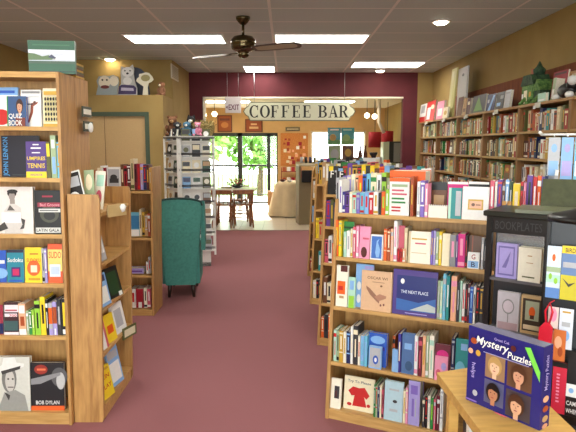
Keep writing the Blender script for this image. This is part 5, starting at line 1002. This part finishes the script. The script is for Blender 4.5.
# corkboard
p0, p1 = at(280.5, 133, 15.4), at(308, 166, 15.4); w_, h_ = p1.x-p0.x, p0.z-p1.z
t_ = empty('corkboard', loc=(p0.x, 15.47, p1.z)); tag(t_, 'orange notice board covered with pinned papers on the cafe wall', 'notice board')
a = MB(); a.box(0, w_, 0, 0.03, 0, h_, noisy('cork', (190,120,60), (210,140,76), 30, 0.9)); a.build('board', t_)
for k in range(26):
    a = MB(); x, z = rnd.uniform(0.03, w_-0.12), rnd.uniform(0.03, h_-0.12); s0 = rnd.uniform(0.05, 0.09); a.box(x, x+s0, -0.002-0.0005*k, -0.001-0.0005*k, z, z+s0*rnd.uniform(.8,1.3), flat(rnd.choice(['white','ivory','crimson','peach','cream','rust']), 0.7)); a.build('paper', t_)
p0, p1 = at(285.5, 127, 15.4), at(300, 131, 15.4)
t_ = empty('wall_plaque', loc=(p0.x, 15.47, p1.z)); tag(t_, 'small dark plaque above the orange notice board', 'plaque'); a = MB(); a.bbox(0, p1.x-p0.x, 0, 0.03, 0, p0.z-p1.z, flat((92,84,60)), 0.004); art(a, 0, 0, p1.x-p0.x, p0.z-p1.z, 0, [('r',.1,.4,.9,.6,'beige')]); a.build('plate', t_)
def wall_picture(px0, px1, py0, py1, col, ops, label):
    p0, p1 = at(px0, py0, 15.42), at(px1, py1, 15.42); t = empty('wall_picture', loc=(p0.x, 15.47, p1.z)); tag(t, label, 'picture'); w, h = p1.x-p0.x, p0.z-p1.z
    a = MB(); a.box(0, w, 0, 0.03, 0, h, flat((104,56,26),0.5)); a.build('frame', t); a = MB(); a.box(0.03, w-0.03, -0.004, 0, 0.03, h-0.03, flat(col,0.6)); art(a, 0.03, 0.03, w-0.06, h-0.06, -0.004, ops); a.build('print', t)
wall_picture(217, 232, 115, 132, (160,84,34), [('e',.5,.4,.3,.2,(200,130,60)),('r',.1,.7,.9,.85,(110,50,24))], 'brown framed picture on the cafe wall left of the doors top')
wall_picture(245, 262.5, 119, 132, (150,74,34), [('r',.2,.2,.8,.4,(210,170,110)),('r',.3,.55,.7,.7,(220,180,120))], 'reddish brown picture under the coffee bar sign')
# red shelf below the board
p0 = at(281, 176, 14.9); t_ = empty('red_shelf', loc=(p0.x, 15.1, 0)); tag(t_, 'low red stand of packets beneath the orange notice board', 'shelf stand')
a = MB(); 
for z in (0.35, 0.62, 0.9): a.box(0, 0.55, 0, 0.25, z-0.02, z, flat((140,40,26),0.5))
a.box(0, 0.02, 0, 0.25, 0, 1.0, flat((140,40,26))); a.box(0.53, 0.55, 0, 0.25, 0, 1.0, flat((140,40,26))); a.build('frame', t_)
for k in range(8):
    z = (0.62, 0.9)[k % 2]; c = ('rust','white','crimson','cream')[k//2]; o_ = MB(); o_.bbox(0, 0.09, 0, 0.12, 0, 0.11, flat(c), 0.005); o = o_.build('packet', None, Matrix.Translation((p0.x+0.04+(k//2)*0.12, 15.12, z+0.001))); tag(o, '%s packet on the %s board of the low red stand' % (c, ('middle','top')[k % 2]), 'packet', 'packets on the red stand')
# newspaper stand by the carpet edge
t_ = empty('magazine_stand', Matrix.Translation((0.26, 11.2, 0)) @ Matrix.Rotation(R(8), 4, 'Z')); tag(t_, 'tall olive brown stand with black bins at the carpet edge', 'stand'); BR = flat((124,108,76), 0.6)
a = MB(); a.box(0.0, 0.04, 0, 0.4, 0, 1.18, BR); a.build('side_panel', t_); a = MB(); a.box(0.42, 0.46, 0, 0.4, 0, 1.18, BR); a.build('side_panel', t_)
a = MB(); a.box(0.04, 0.42, 0.02, 0.06, 0, 0.95, BR); a.build('front_panel', t_); a = MB(); a.prism([(-0.03,1.18),(0.43,1.18),(0.43,1.26),(0.38,1.22),(0.0,1.2)], 0, 0.46, flat((176,160,120)), 'x'); a.build('sloped_top', t_)
a = MB(); a.bbox(0.05, 0.41, -0.05, 0.019, 0.86, 1.10, BLACKM, 0.01); a.build('black_bin', t_)
for k, (dx, c) in enumerate(((0.05,'silver'),(0.14,'charcoal'),(0.23,'navy'),(0.32,'olive'))):
    o_ = MB(); o_.tube([(0,0,0),(0.0,0,0.12)], [0.032,0.026], flat(c,0.3), 10); o = o_.build('canister', None, Matrix.Translation((0.26+dx, 11.3+dx*0.14, 1.2415+0.0))); tag(o, '%s canister standing on the olive brown stand' % c, 'canister', 'canisters on the olive stand')
# pot plant on a pedestal, and metal coat stand bits near the aisle
t_ = empty('potted_plant', loc=(0.95, 11.5, 0)); tag(t_, 'leafy green plant with red flowers beside the olive brown stand', 'plant'); a = MB(); a.lathe([(0.16,0),(0.14,0.9),(0.18,0.92)], BR, 16); a.build('pedestal', t_); a = MB(); a.lathe([(0.1,0.921),(0.14,1.08),(0.12,1.08)], flat('rust'), 16); a.build('pot', t_)
a = MB(); LF = noisy('plant_leaf', (30,70,30), (70,120,50), 20, 0.6)
for k in range(160):
    an = rnd.uniform(0,6.28); rr = rnd.uniform(0.02,0.26); c = Vector((rr*math.cos(an), rr*math.sin(an), 1.12+rnd.uniform(0,.2))); e1 = Vector((rnd.gauss(0,1),rnd.gauss(0,1),rnd.gauss(0,.6))).normalized()*0.05; e2 = e1.orthogonal().normalized()*0.022
    a.add([c-e1, c-e2, c+e1, c+e2], [(0,1,2,3)], LF if k % 7 else flat('red'))
a.build('foliage', t_)
# coffee counter
cn = empty('coffee_counter', loc=(0.75, 12.3, 0)); tag(cn, 'long wooden coffee counter across the right of the cafe', 'counter')
a = MB(); a.box(0.03, 1.85, 0.04, 0.6, 0, 1.16, CHAIRWOOD); a.build('body', cn); a = MB(); a.bbox(0, 1.9, 0, 0.65, 1.161, 1.2, flat((186,150,104), 0.3), 0.006); a.build('countertop', cn)
cz_ = 1.2008; CYY = 12.45
def cpx(px0, px1, pyt, Y=CYY): p = at(px0, pyt, Y); q = at(px1, pyt, Y); return p.x, q.x-p.x, p.z-cz_
# poster frame (sunflower picture) with a pair of picture tins beneath
x, w_, h_ = cpx(328.5, 354.5, 146); 
for px0, px1, c, ops, lab in ((328.5,340.5,'sage',[('e',.5,.5,.34,.3,'silver'),('r',.2,.1,.8,.2,'olive')],'pale green picture tin under the teal poster, left one'), (342.5,353.5,'brown',[('e',.5,.6,.3,.22,'gold'),('r',.2,.1,.8,.24,'maroon')],'brown picture tin under the teal poster, right one')):
    x, w_, h_ = cpx(px0, px1, 145.5); add_book(Matrix.Translation((x, CYY-0.05, cz_)), book_mesh(w_, h_, 0.12, c, ops), lab, 'picture tins on the coffee counter', 'tin', 'picture_tin')
x, w_, _ = cpx(328, 355, 145); zz = at(340, 144.6, CYY).z; h_ = at(340, 127.5, CYY).z-zz
t_ = empty('poster_board', loc=(x, CYY+0.14, cz_)); tag(t_, 'teal and green folded poster with a yellow flower above the counter', 'poster')
a = MB(); z1 = zz-cz_; 
a.box(0, w_/2-0.004, 0, 0.01, z1, z1+h_, flat((50,140,150),0.2)); a.box(w_/2+0.004, w_, 0, 0.01, z1, z1+h_, flat((60,150,156),0.2)); art(a, 0, z1, w_, h_, 0, [('r',.0,.0,.48,.3,(90,150,70)),('r',.52,0,1,.34,(120,170,90)),('e',.2,.42,.12,.2,'gold'),('e',.7,.4,.14,.2,(150,190,110)),('r',.1,.84,.42,.92,'white'),('r',.58,.84,.9,.9,'mint')]); a.build('panels', t_)
a = MB(); a.tube([(w_*0.25,0.02,0),(w_*0.25,0.02,z1+0.1)], 0.008, flat('silver',.3,.8), 6); a.tube([(w_*0.75,0.02,0),(w_*0.75,0.02,z1+0.1)], 0.008, flat('silver',.3,.8), 6); a.build('supports', t_)
for k, px in enumerate((358.5, 363.5)):
    x, _, h_ = cpx(px, px+4, 145.5); o_ = MB(); o_.lathe([(0.045,0),(0.048,0.01),(0.048,h_*.55),(0.02,h_*.75),(0.018,h_*.96),(0.022,h_)], flat((110,60,44),0.25), 14); o = o_.build('bottle', None, Matrix.Translation((x+0.04, CYY, cz_))); tag(o, 'brown syrup bottle on the counter, %s of the pair' % ('left','right')[k], 'bottle', 'syrup bottles on the counter')
x, w_, h_ = cpx(367, 381, 150); o_ = MB(); 
t_ = empty('coffee_grinder', loc=(x+w_/2, CYY+0.05, cz_)); tag(t_, 'dark coffee grinder under the left red lamp', 'grinder'); a = MB(); a.bbox(-0.1, 0.1, -0.1, 0.1, 0, 0.12, flat('maroon'), 0.01); a.build('body', t_); a = MB(); a.lathe([(0.04,0.121),(0.09,0.2),(0.09,0.24)], flat('charcoal',.2), 16); a.build('hopper', t_)
x, w_, h_ = cpx(383, 403, 141.5); t_ = empty('coffee_machine', loc=(x, CYY-0.05, cz_)); tag(t_, 'coffee machine with pale green side and dark framed grey front', 'coffee machine')
a = MB(); a.bbox(0, w_*0.3, 0.0, 0.35, 0, h_-0.01, flat((196,206,170),0.4), 0.006); a.build('side_tank', t_); a = MB(); a.bbox(w_*0.3+0.002, w_, 0.0, 0.35, 0, h_, flat((44,46,44),0.35), 0.006); a.build('housing', t_); a = MB(); a.box(w_*0.52, w_*0.96, -0.006, 0.0, 0.03, h_-0.03, flat((150,152,146),0.25)); a.build('front_panel', t_)
# red drum lamps with the white pipe
for px0, px1, yt, Y, lab in ((368.5, 381, 132, 12.9, 'left red fabric drum lamp hanging over the counter'), (381.5, 393, 131, 13.3, 'right red fabric drum lamp hanging over the counter')):
    p, q = at(px0, yt, Y), at(px1, yt+15.5, Y); rr = (q.x-p.x)/2; t = empty('pendant_lamp', loc=(p.x+rr, Y, q.z)); tag(t, lab, 'pendant lamp', 'red pendant lamps'); hh = p.z-q.z
    a = MB(); a.lathe([(rr,0),(rr,hh),(rr-0.01,hh),(rr-0.01,0.0)], flat((150,14,26),0.8), 24); a.build('lamp_shade', t); a = MB(); a.tube([(0,0,hh*.3),(0,0,2.6-q.z)], 0.006, BLACKM, 6); a.build('cord', t)
    a = MB(); a.blob((0,0,hh*.35), (0.035,)*3, emit('warm_bulb', (1,.8,.5), 8)); a.build('bulb', t)
p = at(379, 110, 12.6); q = at(379, 122, 12.6); s_ = at(384, 133, 12.6)
t_ = empty('duct_pipe', loc=(p.x, 12.6, 2.6)); tag(t_, 'white bent pipe coming down from the cafe ceiling', 'pipe'); a = MB(); a.tube([(0,0,0.001),(0,0,q.z-2.6),(s_.x-p.x,0,s_.z-2.6)], 0.036, flat((214,204,190),0.4), 12); a.build('pipe_run', t_)
GLOW = emit('globe_glow', (1.0, 0.84, 0.6), 10.0)
gl_ = [(204,115,'left'),(214.5,114,'second'),(247,113,'third'),(367,115.5,'fourth'),(374.5,116.5,'fifth')]
gw = ['far left globe lamp beside the exit sign in the cafe','globe lamp between the left wall and the exit sign','globe lamp glowing just left of the coffee bar sign','globe lamp just right of the coffee bar sign','right globe of the pair beside the coffee bar sign']
for (px, py, _), lab in zip(gl_, gw):
    p = at(px, py, 12.4); t = empty('globe_lamp', loc=p); tag(t, lab, 'globe lamp', 'globe lamps in the cafe'); a = MB(); a.blob((0,0,0), (0.055,)*3, GLOW); a.build('globe', t); a = MB(); a.tube([(0,0,0.05),(0,0,2.601-p.z)], 0.006, BLACKM, 6); a.build('stem', t)
troffer(-2.0, -0.8, 12.9, 13.5, 'bright ceiling light in the cafe left of centre', 2.6); troffer(0.4, 1.6, 12.9, 13.5, 'bright ceiling light in the cafe above the counter', 2.6)
# items on the second display case tops
propped(FF, 327.5, 335.5, 166, EZ[0], 0.135-0.0, 'black', [('t','F',.5,.72,.4,.26,'white')], 'black book with a white letter at the left on the second display')
propped(FF, 336.5, 345, 166.5, EZ[0], 0.135, 'black', [('t','F',.5,.72,.4,.26,'white'),('r',.3,.2,.7,.3,'crimson')], 'black book with a white letter and red mark on second display')
tag(BULK.build('distant_books'), 'small distant books filling the far and lower shelves of the bookcases', 'books', None, 'stuff')
label_rows()

# =================================================================== LIGHT, WORLD, CAMERA
w = bpy.data.worlds.new('daylight'); S.world = w; w.use_nodes = True; nt = w.node_tree; bg = nt.nodes['Background']
bg.inputs[0].default_value = (0.93, 0.97, 1.0, 1); bg.inputs[1].default_value = 7.0
def lamp(name, kind, loc, rot, **k):
    l = bpy.data.lights.new(name, kind); o = bpy.data.objects.new(name, l); COL.objects.link(o); o.location = loc; o.rotation_euler = rot
    for a_, b_ in k.items():
        if a_ == 'portal': l.cycles.is_portal = True
        else: setattr(l, a_, b_)
    return o
lamp('sun', 'SUN', (0, 25, 12), (R(-62), 0, R(4)), energy=6.0, angle=R(4), color=(1.0, 0.95, 0.86))
lamp('shopfront_portal', 'AREA', ((XL+XR)/2, -2.75, 1.5), (R(90), 0, 0), shape='RECTANGLE', size=6.4, size_y=2.5, portal=True)
lamp('door_portal', 'AREA', (-1.5, YF+0.14, 1.0), (R(-90), 0, 0), shape='RECTANGLE', size=2.6, size_y=2.0, portal=True)
cam = bpy.data.cameras.new('camera'); co = bpy.data.objects.new('camera', cam); COL.objects.link(co); S.camera = co
cam.sensor_width = 36; cam.lens = F/576*36; cam.clip_start = 0.05; cam.clip_end = 200
co.location = (0, 0, EYE); co.rotation_euler = (R(90)-PITCH, 0, -YAW)
S.view_settings.view_transform = 'Standard'; S.view_settings.look = 'None'; S.view_settings.exposure = 0.6; S.view_settings.gamma = 1.0
try: S.view_settings.use_curve_mapping = False
except Exception: pass
S.cycles.use_denoising = True
S.cycles.sample_clamp_indirect = 6.0
S.cycles.max_bounces = 8
